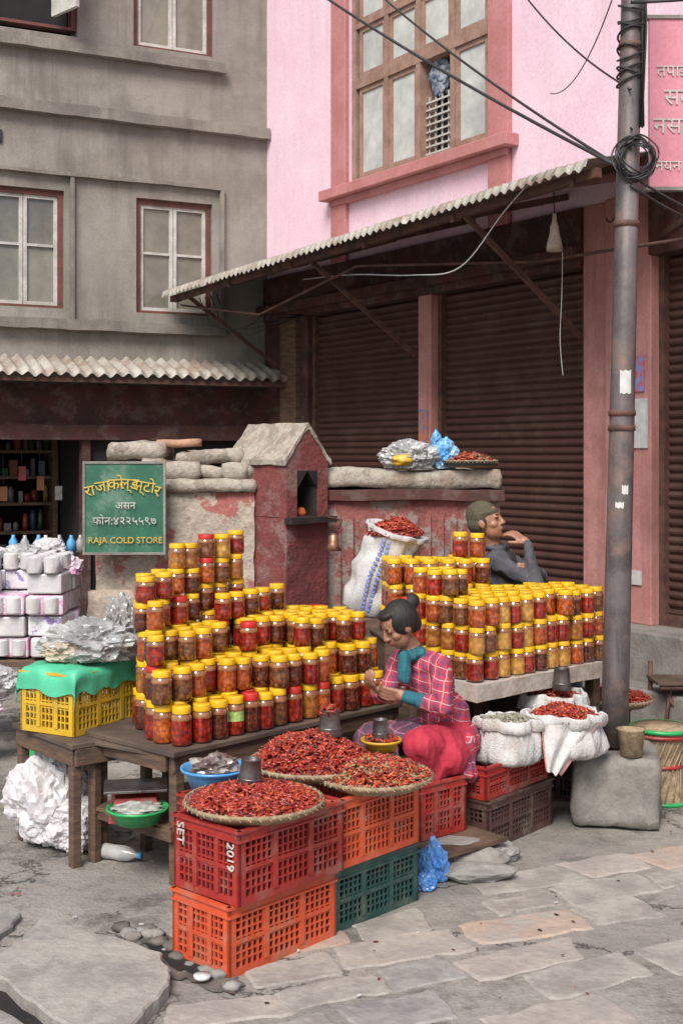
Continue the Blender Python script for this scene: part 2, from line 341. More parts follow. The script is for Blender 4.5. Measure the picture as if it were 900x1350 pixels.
# ---------------------------------------------------------------- grey building
C0=(-.787,13.25,0)
GT=basis(C0,(.9,.436),(-.436,.9))
gb=empty('grey_building')
mb=MB(); mb.T=GT
wins=[(-1.422,-.612,3.34,4.5),(-2.93,-2.152,3.34,4.5),(-1.45,-.60,6.03,7.3),(-3.0,-2.02,6.10,7.3)]
def strip(x0,x1,z0,z1): mb.b2((x0,0,z0),(x1,.3,z1),grey_wall)
strip(-9,.02,2.6,3.34); strip(-9,-2.93,3.34,4.5); strip(-2.152,-1.422,3.34,4.5); strip(-.612,.02,3.34,4.5)
strip(-9,.02,4.5,6.03); strip(-9,-3.0,6.03,7.3); strip(-2.02,-1.45,6.03,7.3); strip(-.60,.02,6.03,7.3); strip(-9,.02,7.3,9.5)
mb.b2((-9,.3,0),(-4.6,3,2.6),grey_wall); mb.b2((-9,-.001,0),(-4.6,.3,2.6),grey_wall)
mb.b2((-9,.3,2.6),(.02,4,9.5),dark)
mb.build('walls',gb)
mb=MB(); mb.T=GT
for z,x0,x1,p,h in ((3.18,-9,-.50,.11,.10),(4.66,-9,-.50,.06,.035),(5.28,-9,.0,.10,.11),(5.90,-9,-.50,.10,.10),(7.5,-9,-.5,.08,.06)):
    roughbox(mb,(x0,-p,z-h/2),(x1,.0-.002,z+h/2),ledge,.09,.008,z)
mb.b2((-.54,-.06,3.22),(-.50,-.002,4.64),ledge); mb.b2((-2.1,-.05,3.23),(-2.06,-.002,4.64),ledge)
mb.build('ledges',gb)
mb=MB(); mb.T=GT
for i,(x0,x1,z0,z1) in enumerate(wins):
    f=.055
    mb.b2((x0,.04,z0),(x0+f,.16,z1),maroon_fr);mb.b2((x1-f,.04,z0),(x1,.16,z1),maroon_fr)
    mb.b2((x0+f,.04,z1-f),(x1-f,.16,z1),maroon_fr);mb.b2((x0+f,.04,z0),(x1-f,.16,z0+.03),maroon_fr)
    if i==3:
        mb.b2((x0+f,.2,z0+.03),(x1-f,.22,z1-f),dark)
        mb.box((x1-.16,-.16,(z0+z1)/2+.03),(.04,.42,z1-z0-.15),whitefr,rz=.35); continue
    a0,a1=x0+f,x1-f; mid=(a0+a1)/2; s=.035
    for b0,b1 in ((a0,mid-.003),(mid+.003,a1)):
        mb.b2((b0,.06,z0+.03),(b0+s,.10,z1-f),whitefr);mb.b2((b1-s,.06,z0+.03),(b1,.10,z1-f),whitefr)
        for zz in (z0+.03,z0+(z1-z0)*.52,z1-f-s): mb.b2((b0+s,.06,zz),(b1-s,.10,zz+s*(.7 if zz>z0+.1 and zz<z1-.2 else 1)),whitefr)
        mb.b2((b0+s,.085,z0+.04),(b1-s,.09,z1-f-.01),glass)
mb.build('windows',gb)
mb=MB(); mb.T=GT
mb.b2((-4.6,-.05,2.12),(.1,.1,2.6),maroon); mb.b2((-4.6,-.09,2.05),(.1,-.05,2.2),maroon)
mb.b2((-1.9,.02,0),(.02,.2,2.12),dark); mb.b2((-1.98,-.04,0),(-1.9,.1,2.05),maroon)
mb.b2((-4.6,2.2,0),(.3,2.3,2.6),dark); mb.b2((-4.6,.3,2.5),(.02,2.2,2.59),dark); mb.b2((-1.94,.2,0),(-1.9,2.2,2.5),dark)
mb.box((-2.78,-.01,4.97),(.05,.02,.12),black)
mb.build('shop_front',gb)
mb=MB(); mb.T=GT; n=260; vs=[];fs=[]
for i in range(n+1):
    x=-5+5.25*i/n; w=.022*math.sin(x*2*math.pi/.12)
    jit=.03*noise.noise(Vector((math.floor(x/.8)*1.7,0,0)))
    vs+= [(x,-.02,2.86+w+jit),(x,-.50,2.70+w+jit),(x,-.52,2.66+w*.9+jit+.02*noise.noise(Vector((x*5,0,0))))]
for i in range(n):
    for k in (0,1): fs.append((i*3+k,i*3+3+k,i*3+4+k,i*3+1+k))
mb.add(vs,fs,zinc,True)
mb.beam((-5,-.45,2.62),(.2,-.45,2.62),.05,.05,rust)
mb.build('corrugated_awning',gb)
mb=MB(); mb.T=GT; rg=random.Random(5)
cols=[M('goods_%d'%i,c,None,20,.4,0) for i,c in enumerate([(.25,.04,.03),(.28,.2,.04),(.05,.08,.18),(.22,.2,.18),(.04,.1,.04),(.18,.07,.03),(.06,.05,.05)])]
for z in (.45,.8,1.1,1.4,1.68,1.95):
    mb.b2((-4.5,1.05,z-.03),(-2.0,1.45,z),wood)
    x=-4.4
    while x<-2.1:
        r=rg.uniform(.02,.05);h=rg.uniform(.07,.22)
        if rg.random()<.5: mb.lathe([(0,0),(r,0),(r,h*.8),(r*.6,h*.86),(r*.6,h),(0,h)],(x+r,1.15+rg.uniform(-.03,.08),z),rg.choice(cols),8)
        else: mb.box((x+r,1.15+rg.uniform(-.03,.05),z+h/2),(r*1.8,.08,h),rg.choice(cols),rz=rg.uniform(-.2,.2))
        x+=2*r+rg.uniform(.003,.04)
for x in (-4.5,-3.6,-2.75,-2.0): mb.b2((x-.03,1.02,0),(x+.02,1.45,2.1),wood)
for k in range(9): 
    x=-3.6+k*.18; mb.tube([(x,.25,2.05),(x+.01,.25,1.8-.1*(k%3))],.003,black); mb.box((x+.01,.25,1.72-.1*(k%3)),(.07,.02,.14),rg.choice(cols))
mb.build('shop_shelves',gb)
# ---------------------------------------------------------------- pink building
PT=basis(C0,(.555,-.832),(.832,.555))
pb=empty('pink_building')
mb=MB(); mb.T=PT
W0,W1,Z0,Z1=1.55,3.63,4.46,6.7
mb.b2((0,0,3.75),(10,.35,Z0),pink_wall); mb.b2((0,0,Z0),(W0,.35,Z1),pink_wall); mb.b2((W1,0,Z0),(10,.35,Z1),pink_wall); mb.b2((0,0,Z1),(10,.35,9.5),pink_wall)
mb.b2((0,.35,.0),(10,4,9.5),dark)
mb.build('upper_walls',pb)
mb=MB(); mb.T=PT
mb.b2((.0,-.03,.7),(.36,.35,3.3),maroon);mb.b2((.36,-.06,.7),(.66,.35,3.3),wood);mb.b2((.66,0,.7),(.8,.35,3.3),maroon)
mb.b2((2.66,-.02,.7),(2.84,.35,3.3),pink_pil)
mb.b2((4.69,-.02,.7),(5.355,.35,3.75),pink_pil); mb.b2((7.6,-.02,.7),(10,.35,3.75),pink_pil)
mb.b2((4.98,-.09,.7),(5.12,-.02,3.748),pink_pil)
mb.b2((0,-.05,3.3),(4.69,.35,3.748),maroon); mb.b2((5.355,-.05,3.3),(7.6,.35,3.748),maroon)
mb.b2((0,-.14,3.36),(4.69,-.05,3.45),maroon)
mb.build('ground_floor_piers',pb,bevel=.008)
mb=MB(); mb.T=PT
mb.b2((0,-.28,0),(10,.36,.7),conc); mb.b2((5.2,-.5,0),(10,-.28,.36),conc); mb.build('plinth',pb,bevel=.015)
mb=MB(); mb.T=PT
mb.b2((1.30,-.05,3.75),(1.55,-.002,9.5),red_band); mb.b2((3.63,-.05,3.75),(3.88,-.002,9.5),red_band)
mb.b2((1.22,-.14,4.36),(3.96,-.002,4.46),red_band); mb.b2((1.30,-.07,4.30),(3.88,-.003,4.36),red_band)
mb.build('window_surround',pb,bevel=.008)
mb=MB(); mb.T=PT
f=.07
mb.b2((W0,.03,Z0),(W0+f,.2,Z1),winwood);mb.b2((W1-f,.03,Z0),(W1,.2,Z1),winwood)
mb.b2((W0+f,.03,Z0),(W1-f,.2,Z0+f),winwood);mb.b2((W0+f,.03,Z1-f),(W1-f,.2,Z1),winwood)
mb.b2((W0+f,.03,5.38),(W1-f,.2,5.48),winwood); mb.b2((W0+f,.03,5.95),(W1-f,.2,6.0),winwood)
cellw=(W1-W0-2*f)/4
laundry=M('blue_laundry',(.08,.12,.18),(.35,.38,.42),20,.8,.2)
for i in range(4):
    a0=W0+f+cellw*i; a1=a0+cellw
    if i: mb.b2((a0-.03,.032,Z0+f),(a0+.03,.198,Z1-f),winwood)
    for (z0,z1) in ((Z0+f,5.38),(5.48,5.95),(6.0,Z1-f)):
        if i==2 and z1<=5.39:
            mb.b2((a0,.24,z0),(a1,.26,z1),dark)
            for k in range(8): mb.b2((a0+.03,.1,z0+.03+k*.065),(a1-.03,.115,z0+.045+k*.065),whitefr)
            for k in range(5): mb.b2((a0+.05+k*.09,.116,z0),(a0+.062+k*.09,.13,z0+.55),whitefr)
            blob(mb,((a0+a1)/2-.05,.13,z0+.70),(.13,.04,.17),laundry,.3,2,3,4,crease=.3)
            continue
        s=.045; fm=winwood
        mb.b2((a0+.03,.05,z0),(a0+.03+s,.09,z1),fm);mb.b2((a1-.03-s,.05,z0),(a1-.03,.09,z1),fm)
        mb.b2((a0+.03+s,.05,z0),(a1-.03-s,.09,z0+s),fm);mb.b2((a0+.03+s,.05,z1-s),(a1-.03-s,.09,z1),fm)
        mb.b2((a0+.03+s,.065,z0+s),(a1-.03-s,.075,z1-s),glassl)
mb.build('upper_window',pb)
mb=MB(); mb.T=PT
def shutter(x0,x1,z0,z1):
    n=int((z1-z0)/.062); vs=[];fs=[];k=0
    prof=[(0,0),(-.016,.25),(-.02,.5),(-.012,.75),(.004,.9)]
    for i in range(n):
        jz=.004*noise.noise(Vector((i*1.3,x0,0)))
        for dy,dz in prof:
            z=z0+(i+dz)*(z1-z0)/n+jz; vs+=[(x0,.12+dy,z),(x1,.12+dy,z)]; k+=1
    for i in range(k-1): fs.append((2*i,2*i+1,2*i+3,2*i+2))
    mb.add(vs,fs,shutter_m,False)
    mb.b2((x0,.06,z0),(x0+.05,.16,z1),rust); mb.b2((x1-.05,.06,z0),(x1,.16,z1),rust)
    mb.b2((x0+.05,.07,z0),(x1-.05,.10,z0+.08),rust)
shutter(.8,2.66,.7,3.3); shutter(2.84,4.69,.7,3.3); shutter(5.355,7.6,.7,3.3)
mb.build('rolling_shutters',pb)
mb=MB(); mb.T=PT; n=420; vs=[];fs=[]
for i in range(n+1):
    x=-.05+5.95*i/n; w=.016*math.sin(x*2*math.pi/.085); sh=int((x+.05)/.82)
    jit=.022*noise.noise(Vector((sh*2.7,3,0))); out=1.18+.05*noise.noise(Vector((sh*1.3,9,0)))
    e=3.53+.028*x
    ir=.012*noise.noise(Vector((x*9,1,0)))
    vs+=[(x,0,3.97+w+jit),(x,-out,e+.015+w+jit),(x,-out-.02,e-.035+w*.8+jit+ir)]
for i in range(n):
    for k in (0,1): fs.append((i*3+k,i*3+3+k,i*3+4+k,i*3+1+k))
mb.add(vs,fs,zinc,True); mb.build('awning_sheets',pb)
mb=MB(); mb.T=PT
for yy,zo in ((-1.08,-.02),(-.6,.14),(-.12,.3)): mb.beam((-.05,yy,3.50+zo),(5.9,yy,3.50+.168+zo),.05,.06,rust)
for x in (.1,1.2,2.3,3.4,4.5,5.7):
    e=3.48+.028*x; mb.beam((x,-1.12,e-.03),(x,0,3.86),.04,.05,rust)
for x in (.35,2.62,4.67): mb.beam((x,-.02,2.78),(x-.1,-1.1,3.50+.028*x),.035,.035,rust)
mb.tube([(-.0,-1.0,3.42),(1.4,-.9,3.2),(3,-.9,3.45),(4.7,-.5,3.3),(6.9,-.5,3.25)],.012,rust)
for k in range(4): mb.tube([(.2+k*.12,-.9,3.48),(.25+k*.15,-.8,3.2-.05*k),(.5+k*.1,-.5,3.1+.06*k),(.9,-.1,3.3)],.005,black)
mb.build('awning_frame',pb)
mb=MB(); mb.T=PT
mb.b2((2.69,-.035,1.95),(2.81,-.022,2.3),M('poster_orange',(.6,.2,.08),(.15,.2,.35),25,.6,0)); mb.b2((5.19,-.035,1.95),(5.33,-.022,2.3),paper)
mb.b2((5.2,-.035,2.35),(5.3,-.022,2.6),M('poster_blue',(.2,.3,.6),(.6,.1,.1),22,.6,0))
mb.b2((5.16,-.035,.98),(5.27,-.022,1.08),paper)
mb.build('posters',pb)
# ---------------------------------------------------------------- low wall, shrine
lw=empty('low_masonry_wall')
mb=MB(); mb.T=rotm((-1.62,8.25,0),-3)
roughbox(mb,(0,0,0),(1.05,.5,1.66),lw_left,.07,.02,1); roughbox(mb,(-.03,-.05,0),(1.0,.02,1.0),lw_left,.08,.03,9)
roughbox(mb,(.40,-.05,1.66),(1.07,.52,1.74),stone_top,.04,.024,2,sm=True)
rg=random.Random(31); x=.0
while x<1.0:
    w_=rg.uniform(.16,.34); h_=rg.uniform(.12,.2)
    roughbox(mb,(x,.0+rg.uniform(-.02,.03),1.66 if x<.4 else 1.735),(min(x+w_,1.06),.48,1.70+h_),stone_top,.035,.03,rg.random()*30,sm=True); x+=w_-.03
roughbox(mb,(.06,.05,1.86),(.45,.42,1.97),stone_top,.04,.034,6,sm=True); roughbox(mb,(.5,.06,1.84),(.98,.42,1.93),stone_top,.04,.034,16,sm=True)
roughbox(mb,(.36,.1,1.955),(.68,.3,2.01),M('loose_brick',(.46,.25,.16),None,9),.05,.012,7,sm=True)
mb.build('left_section',lw)
mb=MB(); mb.T=rotm((-.2,8.32,0),-2)
roughbox(mb,(0,0,0),(1.24,.45,1.6),lw_right,.07,.015,11)
roughbox(mb,(-.02,-.06,1.6),(1.27,.5,1.67),maroon,.06,.01,12); roughbox(mb,(-.02,-.04,1.67),(1.26,.48,1.80),stone_top,.035,.026,13,sm=True)
for i in range(13): roughbox(mb,(.07+i*.085,-.025,.7),(.11+i*.085,.0,1.5),lw_right,.1,.004,20+i)
mb.build('right_section',lw)
sh=empty('roadside_shrine')
ST=basis((-.35,7.98,0),(.72,.694),(-.694,.72))
mb=MB(); mb.T=ST
Wd,Dp=.36,.5
n0,n1,zb,zt=.09,.27,1.50,1.74
roughbox(mb,(0,.0,0),(Wd,Dp,zb),shr_m,.07,.012,31)
mb.b2((0,0,zb),(n0,Dp,1.86),shr_m); mb.b2((n1,0,zb),(Wd,Dp,1.86),shr_m); mb.b2((n0,.22,zb),(n1,Dp,1.86),near_black)  # niche back coloured near-black
mb.b2((n0,.0,zt+.06),(n1,.22,1.86),shr_m)
cx=(n0+n1)/2
for s0,s1 in ((n0,cx),(n1,cx)):
    mb.add([(s0,0,zt-.06),(s0,0,zt+.06),(s1,0,zt+.06),(s0,.22,zt-.06),(s0,.22,zt+.06),(s1,.22,zt+.06)],[(0,1,2),(3,5,4),(0,2,5,3),(0,3,4,1),(1,4,5,2)],near_black)
mb.b2((n0+.001,.001,zb),(n1-.001,.22,zb+.006),near_black)
for xx in (n0+.002,n1-.008): mb.b2((xx,.005,zb+.007),(xx+.006,.219,zt+.05),near_black)
mb.add([(0,0,1.86),(Wd,0,1.86),(Wd/2,0,2.07),(0,Dp,1.86),(Wd,Dp,1.86),(Wd/2,Dp,2.07)],[(0,1,2),(3,5,4)],shr_m)
e=.02
for sx in (0,1):
    x0=-e if sx==0 else Wd+e; xm=Wd/2; z0=1.86-.025; vs=[];fs=[]
    for lay,dz in ((0,0),(1,.035)):
        for i in range(7):
            for j in range(9):
                a=i/6;b=j/8; p=Vector((x0+(xm-x0)*a,-.01+(Dp+.1)*b,z0+(2.075-z0)*a+dz)); q=noise.noise_vector(p*14)*.012; vs.append(p+q)
    def I(l,i,j): return l*63+i*9+j
    for i in range(6):
        for j in range(8):
            fs.append((I(1,i,j),I(1,i+1,j),I(1,i+1,j+1),I(1,i,j+1))); fs.append((I(0,i,j),I(0,i,j+1),I(0,i+1,j+1),I(0,i+1,j)))
    for i in range(6): fs.append((I(0,i,0),I(0,i+1,0),I(1,i+1,0),I(1,i,0)));fs.append((I(0,i,8),I(1,i,8),I(1,i+1,8),I(0,i+1,8)))
    for j in range(8): fs.append((I(0,0,j),I(1,0,j),I(1,0,j+1),I(0,0,j+1)))
    mb.add(vs,fs,stone_top)
roughbox(mb,(-.02,-.07,1.46),(Wd+.02,.0,1.50),near_black,.05,.006,33)
mb.lathe([(0,0),(.03,0),(.035,.02),(.02,.05),(0,.055)],(cx,.06,1.506),M('ember_orange',(.6,.12,.03),None,20),10)
mb.build('shrine_body',sh)
mb=MB()
mb.tube([(-.1,8.1,1.50),(.0,7.9,1.49),(-.02,7.85,1.44)],.008,rust)
mb.lathe([(0,.11),(.015,.11),(.03,.09),(.036,.04),(.05,.0),(.042,.0),(0,.03)],(-.05,7.86,1.30),M('brass_bell',(.4,.2,.12),(.25,.12,.08),20,.4,.1,60,metal=.6),16)
mb.build('bell',sh)
sg=empty('shop_signboard')
mb=MB(); mb.T=rotm((-1.66,8.04,0),2)
mb.b2((0,0,1.26),(.53,.02,1.86),signg)
for a,b in (((0,-.008,1.26),(.53,-.001,1.275)),((0,-.008,1.845),(.53,-.001,1.86)),((0,-.008,1.275),(.015,-.001,1.845)),((.515,-.008,1.275),(.53,-.001,1.845))): mb.b2(a,b,conc)
mb.build('board',sg)
r=math.radians(2)
for i,(chh,t) in enumerate(zip(['रा','जा','को','ल्ड','स्टो','र'],(-1,-.62,-.22,.18,.62,1.02))):
    text(chh,(-1.40+t*.205,8.037+t*.006,1.64+.045*(1-t*t)),.10,signy,sg,r,tilt=t*.25)
text('असन',(-1.385,8.035,1.555),.065,whitefr,sg,r)
text('फोन:४२२५५९७',(-1.39,8.035,1.455),.072,whitefr,sg,r)
text('RAJA COLD STORE',(-1.385,8.035,1.335),.056,signy,sg,r)
# ---------------------------------------------------------------- utility pole
up=empty('utility_pole')
mb=MB()
p0=Vector((1.425,6.55,.38)); p1=Vector((1.56,6.6,5.6))
mb.tube([p0.lerp(p1,t/12) for t in range(13)],.06,steel_pole,20,taper=[.072-.022*t/12 for t in range(13)])
for t in (.315,.33,.52,.7): 
    c=p0.lerp(p1,t); mb.lathe([(.068-.02*t,0),(.078-.02*t,.004),(.078-.02*t,.03),(.068-.02*t,.034)],c,rust,20)
mb.build('pole_shaft',up)
mb=MB(); mb.T=rotm((1.20,6.55,0),-12); roughbox(mb,(0,-.18,0),(.45,.25,.37),conc,.045,.03,41,sm=True); mb.build('concrete_base',up)
mb=MB()
for k in range(9):
    a=p0.lerp(p1,.60); c=Vector((a.x+.02+random.uniform(-.02,.02),a.y-.085+random.uniform(-.015,.015),3.44+random.uniform(-.02,.03))); R=.10+random.uniform(-.02,.02)
    mb.tube([c+Vector((R*math.cos(t),.02*math.sin(3*t+k),R*math.sin(t)*1.05)) for t in [i*2*math.pi/24 for i in range(25)]],.005,black,5)
for k in range(9):
    z=random.uniform(3.7,4.4); c=p0.lerp(p1,(z-.38)/5.22); R=.068
    mb.tube([c+Vector((R*math.cos(t),R*math.sin(t),.03*math.sin(t+k))) for t in [i*2*math.pi/20 for i in range(21)]],.006,black,5)
for k in range(5):
    mb.tube([p0.lerp(p1,.62+.1*i)+Vector((.055+.012*math.sin(i*2.1+k*2),-.06+.01*k,0)) for i in range(4)],.006,black,5)
mb.build('cable_coils',up)
mb=MB()
for (z,w,h,dx) in ((2.28,.06,.12,.0),(1.72,.035,.045,.02),(1.64,.045,.03,-.03)):
    c=p0.lerp(p1,(z-.38)/5.22)
    vs=[];n=8
    for i in range(n+1):
        for j in range(2):
            an=-math.pi/2+(i/n-.5)*w/.068+dx*8; vs.append((c.x+.0675*math.cos(an),c.y+.0675*math.sin(an),z+(j-.5)*h+.004*math.sin(i*1.7+j)))
    mb.add(vs,[(2*i,2*i+2,2*i+3,2*i+1) for i in range(n)],paper)
mb.build('paper_notices',up)
def wire(name,pts,r=.008,sag=0,m=black,par=None,seg=5):
    mb=MB(); P=[Vector(p) for p in pts]; out=[]
    if len(P)==2:
        for i in range(25):
            t=i/24; q=P[0].lerp(P[1],t); q.z-=sag*4*t*(1-t); out.append(q)
    else:
        Q=[P[0]]+P+[P[-1]]
        for i in range(1,len(Q)-2):
            for k in range(8):
                t=k/8; a,b,c,d=Q[i-1],Q[i],Q[i+1],Q[i+2]
                out.append(.5*((2*b)+(c-a)*t+(2*a-5*b+4*c-d)*t*t+(3*b-a-3*c+d)*t**3))
        out.append(P[-1])
    mb.tube(out,r,m,seg); return mb.build(name,par)
wr=empty('overhead_cables')
A=(1.47,6.5,3.38)
wire('cable',[A,(-1.35,12.6,7.4)],.011,.12,par=wr); wire('cable',[A,(-.14,11.9,6.75)],.009,.1,par=wr)
wire('cable',[(1.5,6.5,3.8),(.9,9.5,6.2)],.006,.2,par=wr); wire('cable',[(1.5,6.5,4.4),(1.0,8.9,6.4)],.006,.35,par=wr)
wire('cable',[(1.54,6.55,4.3),(.3,9,5.9)],.012,.1,par=wr); wire('cable',[(1.5,6.5,4.25),(4,5.5,4.4)],.01,.1,par=wr)
wire('cable',[(1.5,6.5,3.5),(1.9,9.0,3.6)],.006,.15,par=wr);wire('cable',[(1.5,6.5,3.35),(3.4,7.4,2.9)],.007,.1,par=wr)
wire('cable',[(1.5,6.5,3.3),(3.4,7.6,3.4)],.007,.25,par=wr);wire('cable',[(1.5,6.5,3.6),(3,9.6,3.9)],.006,.1,par=wr)
wire('cable',[(1.48,6.5,4.5),(1.5,9.0,4.5)],.004,.2,par=wr)
wire('white_wire',[(-.35,11.4,3.50),(.1,10.4,3.40),(.55,9.6,3.28),(.85,9.0,3.25),(1.1,8.5,3.55),(1.25,8.0,3.7)],.005,0,paper,wr)
wire('cord',[(1.52,8.62,3.3),(1.52,8.65,3.0),(1.51,8.66,2.7),(1.53,8.66,2.45)],.0025,0,paper,wr)
lamp=MB(); lamp.lathe([(.012,.26),(.018,.2),(.03,.17),(.034,.12),(.055,.04),(.055,.0),(.045,.005),(0,.02)],(1.47,8.65,3.31),M('lamp_shade_white',(.6,.5,.42),None,8,.5),16); lamp.tube([(1.47,8.65,3.56),(1.47,8.7,3.85)],.005,black); lamp.build('hanging_bulb_lamp')
bn=empty('restaurant_signboard')
mb=MB(); mb.b2((1.72,7.0,3.40),(2.9,7.03,4.34),signp)
mb.b2((1.70,6.99,3.38),(2.92,7.04,3.40),conc); mb.b2((1.70,6.99,4.34),(2.92,7.04,4.36),conc); mb.b2((2.2,7.04,3.4),(2.24,9.0,3.44),rust); mb.build('panel',bn)
for s,x,z,sz in (('तपाई CO',1.76,4.02,.09),('सक्छ',1.80,3.86,.13),('नसके',1.74,3.70,.13),('नयन रेष्टुरेन्ट',1.75,3.49,.085)): text(s,(x,6.995,z),sz,whitefr,bn,align='LEFT')

# ---------------------------------------------------------------- jars
JH=[.178,.160,.146,.136,.13,.125]
def jar(mb,x,y,z,r,h,ci,cm,seg=14,label=False):
    c=J[ci]; g=glassneck
    prof=[(0,0),(r*.9,0),(r,.008),(r,h*.34),(r*.985,h*.36),(r*.985,h*.62),(r,h*.64),(r*.99,h*.70),(r*.9,h*.765),(r*.83,h*.79),(r*.83,h*.81),(r*.9,h*.81),(r*.9,h*.82),(r*.9,h*.975),(r*.86,h*.995),(0,h*.99)]
    mats=[c,c,c,c,lbl if label else c,c,g,g,g,g,cm,cm,cm,cm,cm]
    mb.lathe(prof,(x,y,z),None,seg,mats=mats,R=Matrix.Rotation(random.uniform(0,6),3,'Z'))
def pickcol(a=None,bias=None):
    return random.choices(range(6),bias or [5.2,2.6,4.0,.9,2.4,.4])[0]
u=(.682,.731); v=(-.731,.682); O=(-.727,5.5)
jt=empty('pickle_jar_display')
mb=MB()
def P2(a,b): return (O[0]+a*u[0]+b*v[0],O[1]+a*u[1]+b*v[1])
rj=random.Random(21)
for r in range(6):
    for k in range(15):
        a=.055+k*.1+(.0 if r%2 else .03); b=.055+r*.1
        if a>1.47: continue
        if b>.25 and a<(b-.27)*.85: continue
        lv=[1,2,2,3,5,6][r]
        if r==0: lv=1 if a<.6 else 2
        if r==1: lv=2 if a<.85 else 3
        if r==2: lv=3 if (a<.3 or a>.8 or k%3==0) else 2
        if r==3: lv=3 if a>.25 else 4
        if r==4: lv=5 if a<.35 else (4 if a<.9 else 3)
        if r==5: lv=6 if .38<a<.93 else (5 if a<.4 else (4 if a<1.2 else 3))
        if r>=3 and a>1.2: lv=3
        if r in (0,1,2,3,4) and rj.random()<.17 and lv>1: lv-=1
        z=.605
        if r==5 and .62<a<.93: z+=.045
        for L in range(lv):
            h=JH[L]*random.uniform(.94,1.0)
            if L>=lv-3 or r<2 or a<.5 or a>1.3 or r>=4:
                x,y=P2(a+random.uniform(-.012,.012),b+random.uniform(-.012,.012))
                jar(mb,x,y,z,random.uniform(.0425,.0485),h,pickcol(),capr if (random.random()<.06) else capy,label=(r==0 and k==3))
            z+=h+.001
mb.build('jars',jt)
mb=MB(); mb.T=basis((O[0],O[1],0),u,v)
mb.b2((.58,.512,.602),(.98,.60,.649),woodl)
mb.build('display_steps',jt)
mb=MB(); mb.T=basis((O[0],O[1],0),u,v)
mb.b2((-.03,-.02,.575),(1.52,.62,.60),woodl); mb.b2((-.42+.40,.62,.575),(.5,.80,.599),woodl)
for a,b in ((0,0),(1.46,0),(0,.56),(1.46,.56),(.72,0)):
    mb.b2((a,b,0),(a+.05,b+.05,.575),wood)
mb.b2((-.01,-.0,.50),(1.49,.02,.574),wood); mb.b2((-.02,.05,.50),(.0,.6,.574),wood)
mb.b2((-.02,.02,.24),(1.3,.56,.265),wood); mb.b2((-.03,.0,.2),(-.01,.6,.25),wood)
mb.build('wooden_table',bevel=.004)
mb=MB(); mb.T=basis((-1.20,5.86,0),(.82,-.57),(.57,.82))
mb.b2((0,-.02,.555),(.50,.55,.574),woodl)
mb.b2((.02,.0,0),(.065,.045,.555),wood);mb.b2((.02,.5,0),(.065,.545,.555),wood); mb.b2((.06,.01,.24),(.45,.4,.262),wood); mb.build('wooden_trestle',bevel=.004)
mb=MB(); mb.T=rotm((-1.23,5.72,0),130)
mb.b2((0,-.45,.55),(.62,.0,.575),woodl); mb.b2((.02,-.03,.47),(.6,-.01,.549),wood);mb.b2((.0,-.43,.47),(.02,-.02,.549),wood)
for a,b in ((.02,-.06),(.55,-.06),(.02,-.44),(.55,-.44)): mb.b2((a,b,0),(a+.045,b+.045,.549),wood)
mb.build('side_table',bevel=.004)
u2=(.745,.667); v2=(-.667,.745); O2=(.68,6.28)
T2=basis((O2[0],O2[1],0),u2,v2)
mb=MB(); mb.T=T2
roughbox(mb,(-.02,-.02,.665),(1.10,.52,.75),M('painted_slab',(.52,.46,.40),(.40,.34,.29),8,.8,.4,40,dirt=(.3,.22,.17),dirtamt=.6,dscale=8),.06,.008,51)
for a,b in ((.0,.42),(1.02,.05),(1.02,.42),(.5,.42)): mb.b2((a,b,0),(a+.06,b+.06,.664),wood)
mb.b2((.02,.4,.3),(1.04,.42,.35),wood)
mb.build('stone_display_counter')
mb=MB()
for r in range(5):
    for k in range(11):
        a=.05+k*.1; b=.05+r*.098; z=.757
        lv=3
        if r>=2 and k in (0,1): lv=4
        if r==4 and k in (2,8,10): lv=2
        if r==0 and k in (6,): lv=2
        for L in range(lv):
            h=.141*random.uniform(.94,1)
            if r==0 or L>=1 or k in (0,10):
                x=O2[0]+a*u2[0]+b*v2[0]+random.uniform(-.011,.011); y=O2[1]+a*u2[1]+b*v2[1]+random.uniform(-.011,.011)
                jar(mb,x,y,z,random.uniform(.0425,.047),h,pickcol(bias=[4,2.5,2.4,1.8,2,1.4] if L!=1 else [6,1,2,1,1,1]),capy)
            z+=h
for r in range(3):
    for k in range(6):
        a=k*.1; b=r*.1; z=.90
        for L in range(4 if k in(4,5) and r==1 else 3):
            h=.143*random.uniform(.96,1)
            jar(mb,.30+a*.98-b*.17+random.uniform(-.007,.007),6.98+a*.17+b*.98,z,.045,h,pickcol(bias=[2,3,3,2,2,.6]),capy); z+=h
mb.build('pickle_jar_stack')
mb=MB(); mb.T=rotm((.24,6.92,0),10); mb.b2((0,0,0),(.6,.34,.88),wood); mb.b2((-.02,-.02,.88),(.62,.36,.899),woodl); mb.build('wooden_plinth_box',bevel=.005)

